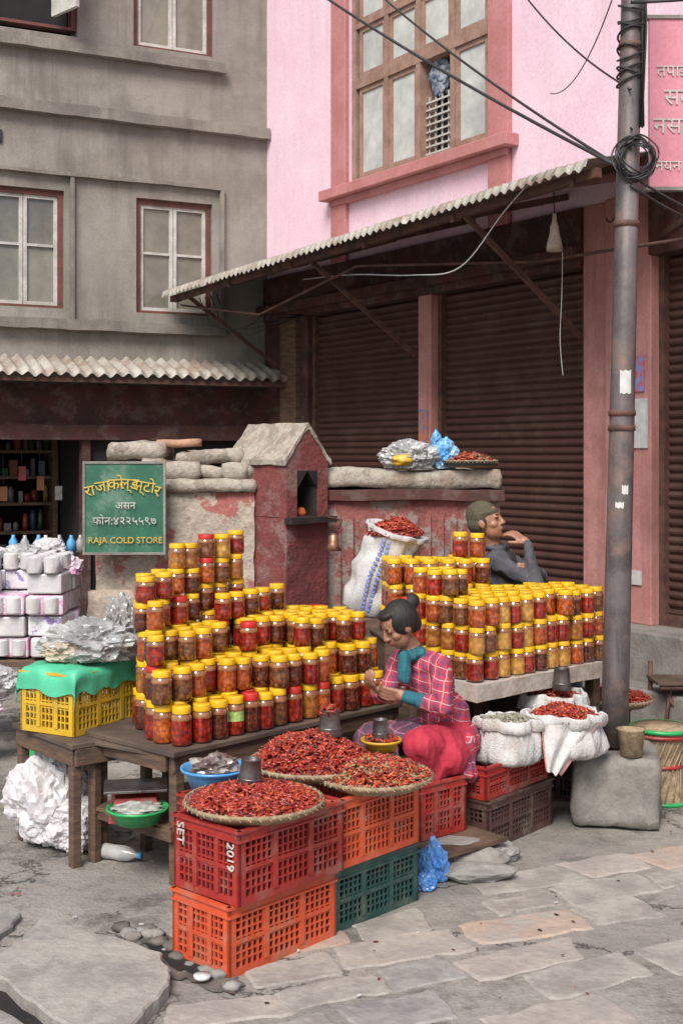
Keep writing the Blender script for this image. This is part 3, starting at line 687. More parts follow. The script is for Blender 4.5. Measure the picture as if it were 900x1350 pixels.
# ---------------------------------------------------------------- crates
def crate(name,corner,deg,L,W,H,m,z=0):
    mb=MB(); mb.T=rotm((corner[0],corner[1],z),deg); t=.012
    def side(ox,oy,ln,ax,out):
        def bb(a0,a1,z0,z1,d0,d1):
            if ax=='x': mb.b2((ox+a0,oy+out*d0,z0),(ox+a1,oy+out*d1,z1),m)
            else: mb.b2((ox+out*d0,oy+a0,z0),(ox+out*d1,oy+a1,z1),m)
        bb(0,ln,0,.028,0,t); bb(0,ln,H-.04,H,0,t); bb(-.004,ln+.004,H-.012,H-.001,-.008,t+.001); bb(-.002,ln+.002,H-.045,H-.036,-.006,-.0005)
        bb(.0,.035,.028,H-.04,0,t); bb(ln-.035,ln,.028,H-.04,0,t)
        nn=max(4,int(ln/.030))
        for i in range(1,nn): 
            x=.035+(ln-.07)*i/nn; bb(x-.0038,x+.0038,.028,H-.04,.001,t-.001)
        for i in range(1,7):
            zz=.028+(H-.068)*i/7; bb(.035,ln-.035,zz-.003,zz+.003,.002,t-.002)
        for f_ in (.33,.66): bb(ln*f_-.012,ln*f_+.012,.028,H-.04,-.004,.0)
        bb(.035,ln-.035,.028+(H-.068)*.5-.008,.028+(H-.068)*.5+.008,-.003,-.0002)
    side(0,0,L,'x',1); side(0,W,L,'x',-1); side(0,.0,W,'y',1); side(L,0,W,'y',-1)
    mb.b2((.013,.013,.004),(L-.013,W-.013,.012),m)
    o=mb.build(name); return o
c1=(-.406,4.53); 
crate('orange_crate',c1,47,.565,.32,.262,obox)
rc=crate('red_crate',(-.37,4.52),47.8,.565,.36,.275,rbox,.265)
crate('red_crate',(-.50,4.93),47,.34,.22,.262,rbox); crate('red_crate',(-.50,4.93),47,.34,.22,.265,rbox,.265)
crate('green_crate',(-.03,4.965),46.5,.52,.32,.25,gbox)
crate('orange_crate',(-.035,4.93),47.5,.54,.34,.28,obox,.254)
crate('green_crate',(-.27,5.22),47,.5,.32,.25,gbox); crate('orange_crate',(-.27,5.22),47,.5,.32,.27,obox,.254)
crate('red_crate',(.36,5.74),40,.30,.26,.26,rbox,.125)
crate('maroon_crate',(.70,5.99),50,.60,.34,.24,mbox); crate('red_crate',(.69,5.99),50,.58,.34,.16,rbox,.243)
crate('maroon_crate',(1.28,6.85),45,.55,.34,.26,mbox); crate('maroon_crate',(1.28,6.85),45,.55,.34,.2,mbox,.263)
crate('yellow_crate',(-1.25,5.86),60,.52,.34,.29,ybox,.578)
lt=empty('crate_lettering')
t_=text('SET',(-.618,4.722,.48),.055,whitefr,lt); t_.rotation_euler=(math.radians(90),math.radians(90),math.radians(-43))
t_=text('2019',(-.415,4.553,.44),.052,whitefr,lt); t_.rotation_euler=(math.radians(90),math.radians(90),math.radians(-43))
lt.parent=rc
# ---------------------------------------------------------------- chilies
def chili(mb,p,d,L,r,m,seg=5):
    d=d.normalized(); s=d.cross(Vector((random.uniform(-1,1),random.uniform(-1,1),random.uniform(-1,1)))).normalized()*L*.18
    pts=[p-d*L*.5,p-d*L*.25+s*.6,p+s,p+d*L*.28+s*.5,p+d*L*.5]
    mb.tube(pts,r,m,seg,taper=[r*.55,r,r*1.0,r*.7,r*.12],closed=False)
    if random.random()<.45: mb.tube([p-d*L*.5,p-d*L*.72-s*.4],r*.2,ch4,3,closed=False)
def heap(mb,c,R,h,n,L=.032,pal=None,sx=1,sy=1):
    pal=pal or [ch1,ch1,ch1,ch2,ch3]
    prof=[(R*(1-i/8),h*.92*(1-(1-i/8)**2)-.006) for i in range(9)]
    mb.lathe(prof,c,ch3,28,wob=.05,sx=sx,sy=sy)
    for i in range(n):
        a=random.uniform(0,6.283); q=math.sqrt(random.random())
        bz=h*(1-q*q)*(1+.25*noise.noise(Vector((math.cos(a)*q*3,math.sin(a)*q*3,c[0]*5))))
        p=Vector(c)+Vector((R*q*math.cos(a)*sx,R*q*math.sin(a)*sy,bz+random.uniform(-.002,.008)))
        chili(mb,p,Vector((random.uniform(-1,1),random.uniform(-1,1),random.uniform(-.35,.35))),L*random.uniform(.7,1.25),random.uniform(.0045,.0075),random.choice(pal))
def tray(mb,c,R,h=.035):
    mb.lathe([(0,0),(R*.8,.0),(R*.95,h*.5),(R,h),(R*1.02,h+.006),(R*1.03,h-.004),(R*1.02,h-.01),(R*.97,h*.4),(R*.82,-.008),(0,-.008)],c,wick,40)
    for k in range(46):
        a=k*2*math.pi/46; a2=a+.1
        mb.tube([(c[0]+R*1.0*math.cos(a),c[1]+R*1.0*math.sin(a),c[2]+h+.008),(c[0]+R*1.045*math.cos(a2),c[1]+R*1.045*math.sin(a2),c[2]+h-.012)],.003,wick,4,closed=False)
def cup(mb,c,s=1,tilt=None):
    R=tilt
    mb.lathe([(0,0),(.05*s,0),(.052*s,.004),(.045*s,.05*s),(.040*s,.11*s),(.043*s,.113*s),(.037*s,.112*s),(.040*s,.02*s),(0,.02*s)],c,cups,20,R=R)
    mb.lathe([(.049*s,.03*s),(.052*s,.034*s),(.048*s,.038*s)],c,cups,20,R=R)
bt=MB(); tray(bt,(-.335,4.81,.545),.262); heap(bt,(-.335,4.81,.57),.25,.058,1600); cup(bt,(-.355,4.83,.622),.95,Matrix.Rotation(.08,3,'Y')); bt.build('chili_basket')
bt=MB(); tray(bt,(-.12,5.33,.56),.27,.04); heap(bt,(-.12,5.33,.59),.26,.12,1800); cup(bt,(-.05,5.33,.705),1.0)
heap(bt,(-.05,5.33,.80),.04,.03,30); bt.build('chili_basket')
bt=MB(); tray(bt,(.135,5.20,.542),.24); heap(bt,(.135,5.20,.568),.23,.065,1500,pal=[ch1,ch2,ch2,ch3,ch4]); bt.build('chili_basket')
bt=MB(); tray(bt,(1.58,7.22,.47),.21); heap(bt,(1.58,7.22,.495),.2,.05,500); bt.build('chili_basket')
def basin(name,c,R,H,m,fill=None):
    mb=MB(); mb.lathe([(0,0),(R*.72,0),(R*.95,H*.85),(R,H*.97),(R*1.06,H),(R*1.06,H-.012),(R*1.0,H-.012)],c,m,32)
    mb.lathe([(0,.006),(R*.70,.006),(R*.93,H*.9),(R,H)],c,m,32)
    if fill=='bag':
        blob(mb,(c[0],c[1],c[2]+H*.9),(R*.78,R*.68,.055),M('dark_bag_contents',(.10,.06,.05),(.35,.3,.28),12,.3,.4,20,coat=.3),.3,2.0,4,crease=.35)
    if fill=='chili': heap(mb,(c[0],c[1],c[2]+H*.8),R*.85,.03,160)
    if fill=='greens': blob(mb,(c[0],c[1],c[2]+H*.85),(R*.8,R*.8,.025),M('grey_contents',(.25,.25,.22),(.5,.5,.45),20,.6,.3,40),.4,3,2)
    return mb.build(name)
basin('blue_basin',(-.515,5.08,.552),.13,.085,bluep,'bag')
basin('yellow_bowl',(.175,5.52,.60),.085,.05,ybox,'chili')
basin('green_basin',(-.905,5.56,.27),.13,.07,greenp,'greens')
mb=MB(); cup(mb,(.17,5.50,.655),.75); mb.build('measuring_cup')
mb=MB(); mb.b2((.13,5.46,.0),(.23,5.58,.595),wood); mb.build('wooden_post')
mb=MB(); mb.T=rotm((-.93,5.66,.266),10)
mb.add([(-.12,-.1,0),(.12,-.1,0),(.12,.1,0),(-.12,.1,0),(-.09,-.06,.1),(.09,-.06,.1),(.1,.09,.12),(-.1,.09,.12)],[(0,3,2,1),(4,5,6,7),(0,1,5,4),(1,2,6,5),(2,3,7,6),(3,0,4,7)],rbox)
mb.b2((-.14,-.1,.13),(.14,.12,.142),cups); mb.lathe([(0,0),(.02,0),(.02,.03),(0,.03)],(0,.02,.10),black,12)
mb.box((.0,-.088,.05),(.12,.005,.045),black,R=Matrix.Rotation(-.38,3,'X')); mb.build('weighing_scale',bevel=.004)
def opensack(name,c,R,H,fillpal,sx=1,sy=1,n=500,hh=.05,extra=None):
    mb=MB(); prof=[(0,0),(R*.85,0),(R*1.08,.02),(R*1.14,H*.22),(R*1.10,H*.45),(R*1.02,H*.65),(R*.98,H*.80),(R*.97,H*.92),(R*1.0,H*1.0),(R*1.05,H*1.015),(R*1.10,H*.97),(R*1.13,H*.86),(R*1.11,H*.76),(R*1.06,H*.74)]
    mb.lathe(prof,c,sackw,72,wob=.22,sx=sx,sy=sy,pleat=.16); mb.lathe([(R*.985,H*1.0),(R*.93,H*.9),(R*.9,H*.8)],c,sackw,72,wob=.22,sx=sx,sy=sy,pleat=.16)
    if fillpal: heap(mb,(c[0],c[1],c[2]+H*.86),R*.92,hh,n,pal=fillpal,sx=sx,sy=sy)
    if extra: extra(mb)
    return mb.build(name)
greyfish=[M('dried_leaf',(.22,.21,.16),(.32,.30,.22),50,.7,.2),M('dried_leaf_b',(.36,.34,.26),None,50,.7,.2)]
opensack('open_sack',(.83,6.20,.38),.135,.22,greyfish,1.15,.95,n=500,hh=.035)
pinke=M('pink_sack_edge',(.60,.22,.22),None,10)
def ex(mb):
    # pulled-out sack corner hanging over the crate
    vs=[];fs=[];N=14;K=10
    for i in range(N+1):
        for j in range(K+1):
            a=i/N;b=j/K; wdt=.30*(1-.75*b)
            x=.98+.02*b+wdt*a; fold=.016*math.sin(a*13+b*3)+.010*noise.noise(Vector((a*5,b*5,2)))
            y=6.135-.03*math.sin(b*1.6)+fold+.07*a*(1-b*.3); z=.575-.22*b-.03*a*b
            vs.append((x,y,z+.01*noise.noise(Vector((a*4,b*4,7)))))
    for i in range(N):
        for j in range(K): fs.append((i*(K+1)+j,(i+1)*(K+1)+j,(i+1)*(K+1)+j+1,i*(K+1)+j+1))
    mb.add(vs,fs,sackw,True)
    mb.tube([vs[j] for j in range(K+1)],.005,pinke,5); mb.tube([vs[N*(K+1)+j] for j in range(K+1)],.005,pinke,5)
opensack('open_sack',(1.12,6.32,.385),.165,.22,[ch1,ch1,ch2,ch3],1.15,.95,n=850,hh=.06,extra=ex)
opensack('open_sack',(1.14,6.70,.30),.165,.33,[ch1,ch2,ch3],1.05,.9,n=500,hh=.06)
mb=MB(); cup(mb,(1.16,6.60,.665),1.0); blob(mb,(1.05,6.72,.68),(.09,.07,.05),M('red_mesh_bag',(.4,.05,.05),(.5,.25,.22),20,.4,.4),.3,2,8,crease=.3); mb.build('measuring_cup')
Rl=Matrix.Rotation(math.radians(17),3,'Y')@Matrix.Rotation(math.radians(6),3,'X')
mb=MB(); prof=[(0,0),(.13,.0),(.175,.03),(.19,.12),(.187,.17),(.185,.22),(.178,.27),(.17,.32),(.167,.36),(.165,.40),(.167,.44),(.17,.48),(.185,.53),(.195,.525),(.19,.50)]
mb.lathe(prof,(.17,7.42,.96),sackw,64,R=Rl,wob=.24,pleat=.07)
top=Vector((.17,7.42,.96))+Rl@Vector((0,-.01,.50)); heap(mb,tuple(top),.165,.09,600)
for k in range(16):
    for s_ in (-.035,.0):
        a=-1.75+s_*6; z=.06+k*.027
        rad=.175+.012*math.sin(z*9)
        rr=rad*(1+.24*noise.noise(Vector((math.cos(a)*2.2+.17*7,math.sin(a)*2.2,z*9))))+.003
        c=Vector((.17,7.42,.96))+Rl@Vector((rr*math.cos(a),rr*math.sin(a),z))
        mb.box(c,(.022,.008,.016),sackb,R=Rl@Matrix.Rotation(a+math.pi/2,3,'Z'))
mb.build('tall_chili_sack')
mb=MB(); mb.b2((-.08,7.25,.0),(.50,7.62,.955),wood); mb.build('wooden_plinth_box',bevel=.006)
mb=MB(); blob(mb,(.44,8.3,1.89),(.19,.12,.10),plast,.2,1.6,11,sub=5,flat=.08,crease=.35); blob(mb,(.40,8.22,1.87),(.07,.05,.04),ybox,.3,2,12); mb.build('plastic_bag_bundle')
mb=MB(); blob(mb,(.68,8.35,1.90),(.10,.08,.11),M('blue_bag',(.10,.34,.66),(.40,.58,.74),8,.3,.5,18,coat=.3),.2,1.6,5,flat=.09,crease=.35); blob(mb,(.63,8.33,2.0),(.035,.03,.06),M('blue_bag_tail',(.15,.42,.75),None,8,.3),.3,2,6,3,crease=.3); mb.build('blue_plastic_bag')
mb=MB(); tray(mb,(.85,8.36,1.825),.19); 
mb.lathe([(.19,0),(.2,.03)],(.85,8.36,1.83),black,40); heap(mb,(.85,8.36,1.85),.18,.06,450,pal=[ch2,ch1,ch4,ch3]); mb.build('chili_basket')
# ---------------------------------------------------------------- yellow crate contents, bags
mb=MB()
# cloth sheet draped over the crate rim
vs=[];fs=[];N=30
for i in range(N+1):
    for j in range(N+1):
        a=(i/N-.5)*.66;b=(j/N-.5)*.50
        over=max(0,abs(a)-.255)+max(0,abs(b)-.165)
        z=.885+.02*noise.noise(Vector((a*9,b*9,1)))+.025*noise.noise(Vector((a*4,b*4,5)))-over*1.3+.012*math.sin(a*40+b*9)*min(1,over*20)
        aa=max(-.275,min(.275,a)) if abs(a)>.275 else a; bb=max(-.185,min(.185,b)) if abs(b)>.185 else b
        aa+=.012*noise.noise(Vector((a*14,b*14,8))); bb+=.012*noise.noise(Vector((a*14,b*14,18)))
        p=Vector((-1.25,5.86,0))+Vector((.5,.866,0))*(.26+aa)+Vector((-.866,.5,0))*(.17+bb); vs.append((p.x,p.y,z))
for i in range(N):
    for j in range(N): fs.append((i*(N+1)+j,(i+1)*(N+1)+j,(i+1)*(N+1)+j+1,i*(N+1)+j+1))
mb.add(vs,fs,mint,True); mb.build('green_cloth')
mb=MB(); blob(mb,(-1.22,6.14,.98),(.24,.17,.11),plast,.2,1.5,21,sub=5,flat=.08,crease=.32); blob(mb,(-1.08,6.16,1.06),(.09,.08,.15),plast,.2,1.6,22,sub=5,crease=.35); blob(mb,(-1.33,6.08,.95),(.12,.1,.06),M('cream_noodles',(.55,.46,.36),(.40,.32,.24),30,.7,.6,60),.3,3,9,crease=.2); mb.build('clear_plastic_bags')
mb=MB(); blob(mb,(-1.42,6.15,.21),(.21,.18,.25),plastw,.2,1.4,31,sub=5,flat=.205,crease=.22); blob(mb,(-1.28,6.03,.12),(.15,.12,.14),plastw,.2,1.5,32,sub=5,flat=.115,crease=.25); mb.build('white_sack_bag')
mb=MB()
mb.lathe([(.19,0),(.14,.38),(.15,.385),(.15,.4),(0,.4)],(-1.62,6.9,0),greenp,8,smooth=False); mb.build('green_plastic_stool')
mb=MB(); Rb=Matrix.Rotation(math.radians(90),3,'Y')@Matrix.Rotation(.4,3,'X'); mb.lathe([(0,0),(.035,0),(.037,.02),(.034,.07),(.037,.12),(.03,.16),(.013,.19),(.013,.21),(0,.21)],(-1.13,5.9,.038),plast,16,R=Rb); mb.lathe([(.015,.2),(.015,.22),(0,.22)],(-1.13,5.9,.038),bluep,12,R=Rb); mb.build('plastic_bottle')
mb=MB(); bbg=M('blue_bag_ground',(.06,.24,.66),(.15,.36,.75),8,.3,.5,20,coat=.3); blob(mb,(.41,5.58,.08),(.065,.055,.10),bbg,.2,1.6,44,flat=.075,crease=.35); blob(mb,(.36,5.48,.03),(.06,.05,.04),bbg,.2,1.6,45,crease=.3); mb.build('blue_plastic_bag')
mb=MB(); rg=random.Random(12)
for (x,y,z,a,b,c) in ((.42,5.72,.04,.12,.08,.045),(.60,5.75,.05,.16,.09,.05),(.47,5.88,.05,.2,.12,.05),(.68,5.88,.04,.13,.1,.05),(.52,5.78,.10,.12,.08,.03),(.38,5.9,.08,.1,.1,.045),(.60,5.60,.035,.15,.075,.035),(.40,5.84,.03,.1,.1,.03)):
    blob(mb,(x,y,z),(a*1.1,b*1.1,c*1.15),rg.choice([stonem[3],stonem[3],conc]),.3,1.2,rg.random()*20,3,crease=.12)
mb.box((.50,5.82,.112),(.42,.34,.02),wood,rz=math.radians(40)); mb.build('stone_and_plank_support')
mb=MB(); rg=random.Random(9)
for lx in range(4):
    for lz in range(4):
        for ly in range(2):
            if rg.random()<.08: continue
            w=.22;x=-2.55+lx*.235+rg.uniform(-.02,.02);y=8.0+ly*.26+rg.uniform(-.02,.02);z=.62+lz*.135
            mb.box((x,y,z+.065),(w,.24,.125),rg.choice([packp,pinkp,packp,pinkp,plastw]),rz=rg.uniform(-.12,.12))
            if lz==3 or (ly==0 and lz%2==0):
                for q in range(4): mb.lathe([(0,0),(.045,0),(.05,.01),(.05,.1),(.045,.11),(.018,.112),(.018,.06)],(x-.07+q%2*.11,y-.11+(q//2)*.1,z+(.13 if lz==3 else .01)),plastw,12)
mb.build('toilet_paper_packs',bevel=.015)
mb=MB(); mb.b2((-2.75,7.85,.57),(-1.72,8.5,.61),wood)
for x,y in ((-2.7,7.9),(-1.8,7.9),(-2.7,8.4),(-1.8,8.4)): mb.b2((x,y,0),(x+.05,y+.05,.57),wood)
mb.build('goods_table',bevel=.004)
mb=MB()
for i,(x,y,z,r_) in enumerate(((-2.1,8.25,1.22,.12),(-1.85,8.2,1.17,.12),(-2.35,8.2,1.24,.11),(-2.12,7.75,.5,.12),(-2.3,7.7,.3,.16),(-1.95,8.35,1.28,.09))): blob(mb,(x,y,z),(r_*1.25,r_,r_*.75),[plast,pinkp,plastw][i%3],.2,1.5,50+i,crease=.3)
mb.build('plastic_wrapped_goods')
mb=MB()
for i in range(7): mb.lathe([(0,0),(.03,0),(.03,.07),(.012,.10),(.012,.115),(0,.115)],(-2.2+i*.075+.01*(i%3),8.4-.03*(i%2),1.25),[bluep,plast,bluep,plastw,plast,bluep,plast][i],10)
mb.build('water_bottles')
mb=MB(); c=(1.76,6.9,0)
prof=[(.15,0),(.155,.02),(.12,.12),(.105,.2),(.12,.28),(.16,.38),(.165,.41),(0,.42)]
mb.lathe(prof,c,wick,32)
for zz,rr,m_ in ((.01,.158,greenp),(.2,.11,rbox),(.40,.168,greenp),(.37,.16,rbox)): mb.tube([(c[0]+rr*math.cos(t),c[1]+rr*math.sin(t),zz) for t in [i*2*math.pi/28 for i in range(29)]],.012,m_,6)
for k in range(22):
    a=k*.2856
    mb.tube([(c[0]+.157*math.cos(a),c[1]+.157*math.sin(a),.01),(c[0]+.112*math.cos(a+.5),c[1]+.112*math.sin(a+.5),.2),(c[0]+.165*math.cos(a+1),c[1]+.165*math.sin(a+1),.4)],.005,wick,4)
mb.build('wicker_stool')
mb=MB(); prof=[(0,0),(.055,0),(.07,.13),(.075,.135),(.066,.13),(.05,.01)]
mb.lathe(prof,(1.47,6.36,.375),wick,20); mb.build('small_woven_basket')
mb=MB()
for x in (2.05,2.5):
    mb.tube([(x,8.0,.0),(x+.05,8.0,.42),(x+.25,8.0,.42)],.014,rust); mb.tube([(x+.25,8.0,0),(x,8.0,.42)],.014,rust)
mb.tube([(2.02,7.95,.42),(2.9,7.95,.42)],.016,rust); mb.tube([(2.02,8.2,.42),(2.9,8.2,.42)],.016,rust); mb.tube([(2.02,8.2,0),(2.02,8.2,.55)],.016,rust); mb.b2((2.0,7.93,.44),(2.9,8.22,.46),wood); mb.build('metal_folding_stand')
mb=MB(); rg=random.Random(4)
for i in range(150):
    x=rg.uniform(-1.8,2.6);y=rg.uniform(4.3,7)
    if -.6<x<1.3 and y>4.7+.7*(x+.4): continue
    s_=rg.uniform(.003,.011); mb.box((x,y,.012),(s_*1.8,s_,.002),rg.choice([paper,ch3,ch2,wood,wood,wood,near_black,near_black]),rz=rg.uniform(0,3))
mb.build('street_litter')
mb=MB(); mb.lathe([(0,0),(.03,0),(.032,.012),(0,.013)],(-.50,4.50,.02),paper,14); mb.build('paper_lid')

# ---------------------------------------------------------------- people
def capsule(p0,r0,p1,r1,l): return ('c',Vector(p0),r0,Vector(p1),r1,l)
def ellp(c,r,l,R=None): return ('e',Vector(c),Vector(r),R or Matrix.Identity(3),l)
def figure(name,prims,mats,voxel=.006,fold=()):
    mb=MB()
    for p in prims:
        if p[0]=='c':
            _,a,ra,b,rb,l=p; d=b-a; L=max(d.length,1e-4); R=d.to_track_quat('Z','X').to_matrix() if d.length>1e-4 else Matrix.Identity(3)
            prof=[(max(1e-4,ra*math.cos(t)),ra*math.sin(t)) for t in [-math.pi/2+math.pi/2*i/6 for i in range(7)]]+[(max(1e-4,rb*math.cos(t)),L+rb*math.sin(t)) for t in [math.pi/2*i/6 for i in range(7)]]
            n=len(prof); vs=[];fs=[];seg=16
            for r_,z_ in prof:
                for k in range(seg): t=2*math.pi*k/seg; vs.append(a+R@Vector((r_*math.cos(t),r_*math.sin(t),z_)))
            for i in range(n-1):
                for k in range(seg): fs.append((i*seg+k,i*seg+(k+1)%seg,(i+1)*seg+(k+1)%seg,(i+1)*seg+k))
            fs.append(tuple(range(seg-1,-1,-1))); fs.append(tuple(range((n-1)*seg,n*seg))); mb.add(vs,fs,skin)
        else:
            _,c,r,R,l=p; bm=bmesh.new(); bmesh.ops.create_icosphere(bm,subdivisions=3,radius=1)
            vs=[c+R@Vector((v_.co.x*r.x,v_.co.y*r.y,v_.co.z*r.z)) for v_ in bm.verts]; fs=[tuple(q.index for q in f.verts) for f in bm.faces]; bm.free(); mb.add(vs,fs,skin)
    o=mb.build(name+'_tmp'); md=o.modifiers.new('r','REMESH'); md.mode='VOXEL'; md.voxel_size=voxel; md.use_smooth_shade=True
    s2=o.modifiers.new('s','SMOOTH'); s2.factor=.5; s2.iterations=2
    dg=bpy.context.evaluated_depsgraph_get(); me=bpy.data.meshes.new_from_object(o.evaluated_get(dg)); bpy.data.objects.remove(o)
    nv=len(me.vertices); co=np.empty(nv*3); me.vertices.foreach_get('co',co); co=co.reshape(-1,3)
    def dist(P):
        best=np.full(len(P),1e9); lab=np.zeros(len(P),int)
        for p in prims:
            if p[0]=='c':
                _,a,ra,b,rb,l=p; a_=np.array(a);d=np.array(b)-a_; L2=max(d@d,1e-9); t=np.clip(((P-a_)@d)/L2,0,1)
                q=np.linalg.norm(P-(a_+t[:,None]*d),axis=1)-(ra+(rb-ra)*t)
            else:
                _,c,r,R,l=p; Q=(P-np.array(c))@np.array(R); rr=np.array(r); k=np.linalg.norm(Q/rr,axis=1); g=np.linalg.norm(Q/rr**2,axis=1)+1e-9
                q=k*(k-1)/g
            m_=q<best; best[m_]=q[m_]; lab[m_]=l
        return lab
    vl=dist(co); nr=np.empty(nv*3); me.vertices.foreach_get('normal',nr); nr=nr.reshape(-1,3)
    for i in np.nonzero(np.isin(vl,fold))[0]:
        p=Vector(co[i]); q=noise.noise(Vector((p.x*9+p.z*5,p.y*9,p.z*4+p.x*3)))*.012+noise.noise(p*26)*.003+ (abs(noise.noise(Vector((p.x*16,p.y*16,p.z*6))))*-.018)
        co[i]+=nr[i]*q
    me.vertices.foreach_set('co',co.ravel())
    me.materials.clear()
    for m_ in mats: me.materials.append(m_)
    nf=len(me.polygons); cen=np.empty(nf*3); me.polygons.foreach_get('center',cen); 
    lab=dist(cen.reshape(-1,3)) ; me.polygons.foreach_set('material_index',lab.astype(np.int32)); me.polygons.foreach_set('use_smooth',[True]*nf); me.update()
    o=bpy.data.objects.new(name,me); sc.collection.objects.link(o); return o
def fr(f,up=(0,0,1)):
    f=Vector(f).normalized(); s=Vector(up).cross(f).normalized(); u_=f.cross(s); return s,f,u_,Matrix((s,f,u_)).transposed()
def head(c,f,k,L,up=(0,0,1)):
    s,f,u_,R=fr(f,up); u_=-u_ if u_.z<0 else u_
    R=Matrix((s,f,u_)).transposed(); c=Vector(c); P=[]
    def e(x,y,z,rx,ry,rz,l): P.append(ellp(c+(s*x+f*y+u_*z)*k,(rx*k,ry*k,rz*k),l,R))
    e(0,-.01,.02,.070,.088,.088,L['skin']); e(0,.025,-.045,.050,.055,.062,L['skin']); e(0,.045,-.085,.024,.026,.02,L['skin'])
    e(.036,.045,-.025,.022,.025,.022,L['skin']); e(-.036,.045,-.025,.022,.025,.022,L['skin'])
    P.append(capsule(c+(f*.078+u_*.010)*k,.009*k,c+(f*.093-u_*.024)*k,.0125*k,L['skin'])); e(.011,.087,-.027,.009,.010,.008,L['skin']); e(-.011,.087,-.027,.009,.010,.008,L['skin'])
    e(0,.079,-.052,.020,.010,.005,L['lip']); e(0,.077,-.060,.016,.010,.005,L['lip'])
    for q in (1,-1):
        e(q*.030,.071,.006,.0135,.0075,.0040,L['eye']); e(q*.030,.075,.024,.017,.0055,.0030,L['hair']); e(q*.030,.069,.014,.017,.011,.006,L['skin'])
        e(q*.071,-.008,-.012,.009,.018,.027,L['skin'])
    return P,s,f,u_,c,R
def hand(w,d,n,k,l,curl=.5,flip=1):
    w=Vector(w);d=Vector(d).normalized();n=Vector(n);n=(n-d*n.dot(d)).normalized();s=d.cross(n)*flip
    P=[capsule(w,.026*k,w+d*.02*k,.028*k,l)]
    for o_,ln in ((.028,.062),(.010,.070),(-.009,.066),(-.027,.052)):
        b=w+(d*.085+s*o_)*k; P.append(capsule(w+(d*.015+s*o_*.6)*k,.014*k,b,.0105*k,l))
        d1=(d*math.cos(curl)+n*math.sin(curl)); m1=b+d1*ln*.45*k; d2=(d*math.cos(curl*2)+n*math.sin(curl*2)); m2=m1+d2*ln*.33*k; d3=(d*math.cos(curl*2.8)+n*math.sin(curl*2.8))
        P+= [capsule(b,.0098*k,m1,.009*k,l),capsule(m1,.009*k,m2,.0082*k,l),capsule(m2,.0082*k,m2+d3*ln*.26*k,.007*k,l)]
    t0=w+(d*.02+s*.022)*k; t1=t0+(d*.032+s*.03+n*.012)*k; t2=t1+(d*.03+s*.008+n*.016)*k
    P+=[capsule(t0,.014*k,t1,.0115*k,l),capsule(t1,.011*k,t2,.009*k,l)]
    return P
L={'skin':0,'hair':1,'eye':2,'lip':3}
mats1=[skin,hair,eye,lip,plaid1,teal,redcl,plaid2,shoe,capr]
FH=(-.80,-.33,-.52)
hp,s,f_,u_,hc,RH=head((.275,6.04,1.080),FH,1.0,L)
def H(x,y,z): return hc+s*x+f_*y+u_*z
hp+=[ellp(H(0,-.028,.030),(.080,.088,.088),1,RH),ellp(H(.046,-.022,.020),(.037,.072,.066),1,RH),ellp(H(-.046,-.022,.020),(.037,.072,.066),1,RH),ellp(H(0,-.065,-.02),(.064,.046,.06),1,RH),
 ellp(H(0,.030,.080),(.055,.042,.024),1,RH)]
bun=H(.0,-.118,.060); hp+=[ellp(bun,(.040,.040,.040),1),ellp(H(.0,-.088,.090),(.020,.016,.014),9)]
_,_,_,RT=fr((-.8,-.6,0)); _,_,_,RC=fr((-.8,-.6,-.35))
pr=hp+[
 ellp((.54,6.21,.49),(.165,.15,.12),4,RT),ellp((.51,6.20,.61),(.14,.12,.14),4,RC),ellp((.425,6.15,.79),(.155,.115,.16),4,RC),ellp((.385,6.13,.885),(.155,.085,.07),4,RC),
 capsule((.365,6.12,.93),.05,(.31,6.075,1.005),.046,0),
 ellp((.34,6.09,.94),(.080,.078,.036),5,RC),capsule((.305,6.02,.925),.032,(.30,6.01,.83),.03,5),
 capsule((.475,6.01,.885),.060,(.485,5.93,.70),.052,4),capsule((.485,5.93,.70),.052,(.41,5.95,.72),.044,4),capsule((.41,5.95,.72),.038,(.305,6.0,.742),.031,5),
 capsule((.295,6.24,.88),.060,(.22,6.14,.72),.050,4),capsule((.22,6.14,.72),.048,(.17,6.08,.745),.036,4),
 capsule((.56,6.12,.50),.105,(.37,5.86,.545),.085,6),capsule((.37,5.86,.545),.085,(.42,5.93,.40),.08,6),capsule((.42,5.93,.40),.09,(.42,6.0,.18),.07,6),
 ellp((.50,5.97,.47),(.12,.10,.11),6,RT),
 capsule((.43,6.28,.50),.10,(.14,6.04,.53),.08,7),capsule((.14,6.04,.53),.075,(.19,6.12,.18),.06,6),
 ellp((.31,6.02,.56),(.14,.15,.055),7,RT),ellp((.20,5.98,.50),(.10,.07,.09),7,RT),
 capsule((.60,6.06,.52),.05,(.625,6.0,.36),.035,4),capsule((.58,6.02,.50),.045,(.60,5.95,.38),.03,4),
 capsule((.42,6.0,.10),.045,(.33,5.9,.07),.035,8),capsule((.42,6.0,.18),.045,(.42,6.0,.10),.045,0),
 capsule((.19,6.12,.10),.045,(.10,6.03,.07),.035,8),capsule((.19,6.12,.18),.045,(.19,6.12,.10),.045,0)]
pr+=hand((.305,6.0,.745),(-.95,.1,.1),(-.1,.9,.35),1.0,0,.45,1)
pr+=hand((.17,6.08,.745),(-.3,-.4,.5),(.6,.5,.1),.95,0,.4,-1)
figure('woman_vendor_seated',pr,mats1,.0052,fold=(4,5,6,7))
mb=MB(); mb.lathe([(0,.36),(.16,.36),(.165,.34),(.15,.32),(.13,0),(.15,0)],(.54,6.22,.0),wood,24); mb.build('low_stool')
mats2=[skin,hair,eye,lip,greyj,olive,greyj,maroon_fr,shoe]
F2=(.88,-.40,.22)
hp,s,f_,u_,hc,RH=head((.865,7.46,1.505),F2,1.06,L)
def H(x,y,z): return hc+(s*x+f_*y+u_*z)*1.06
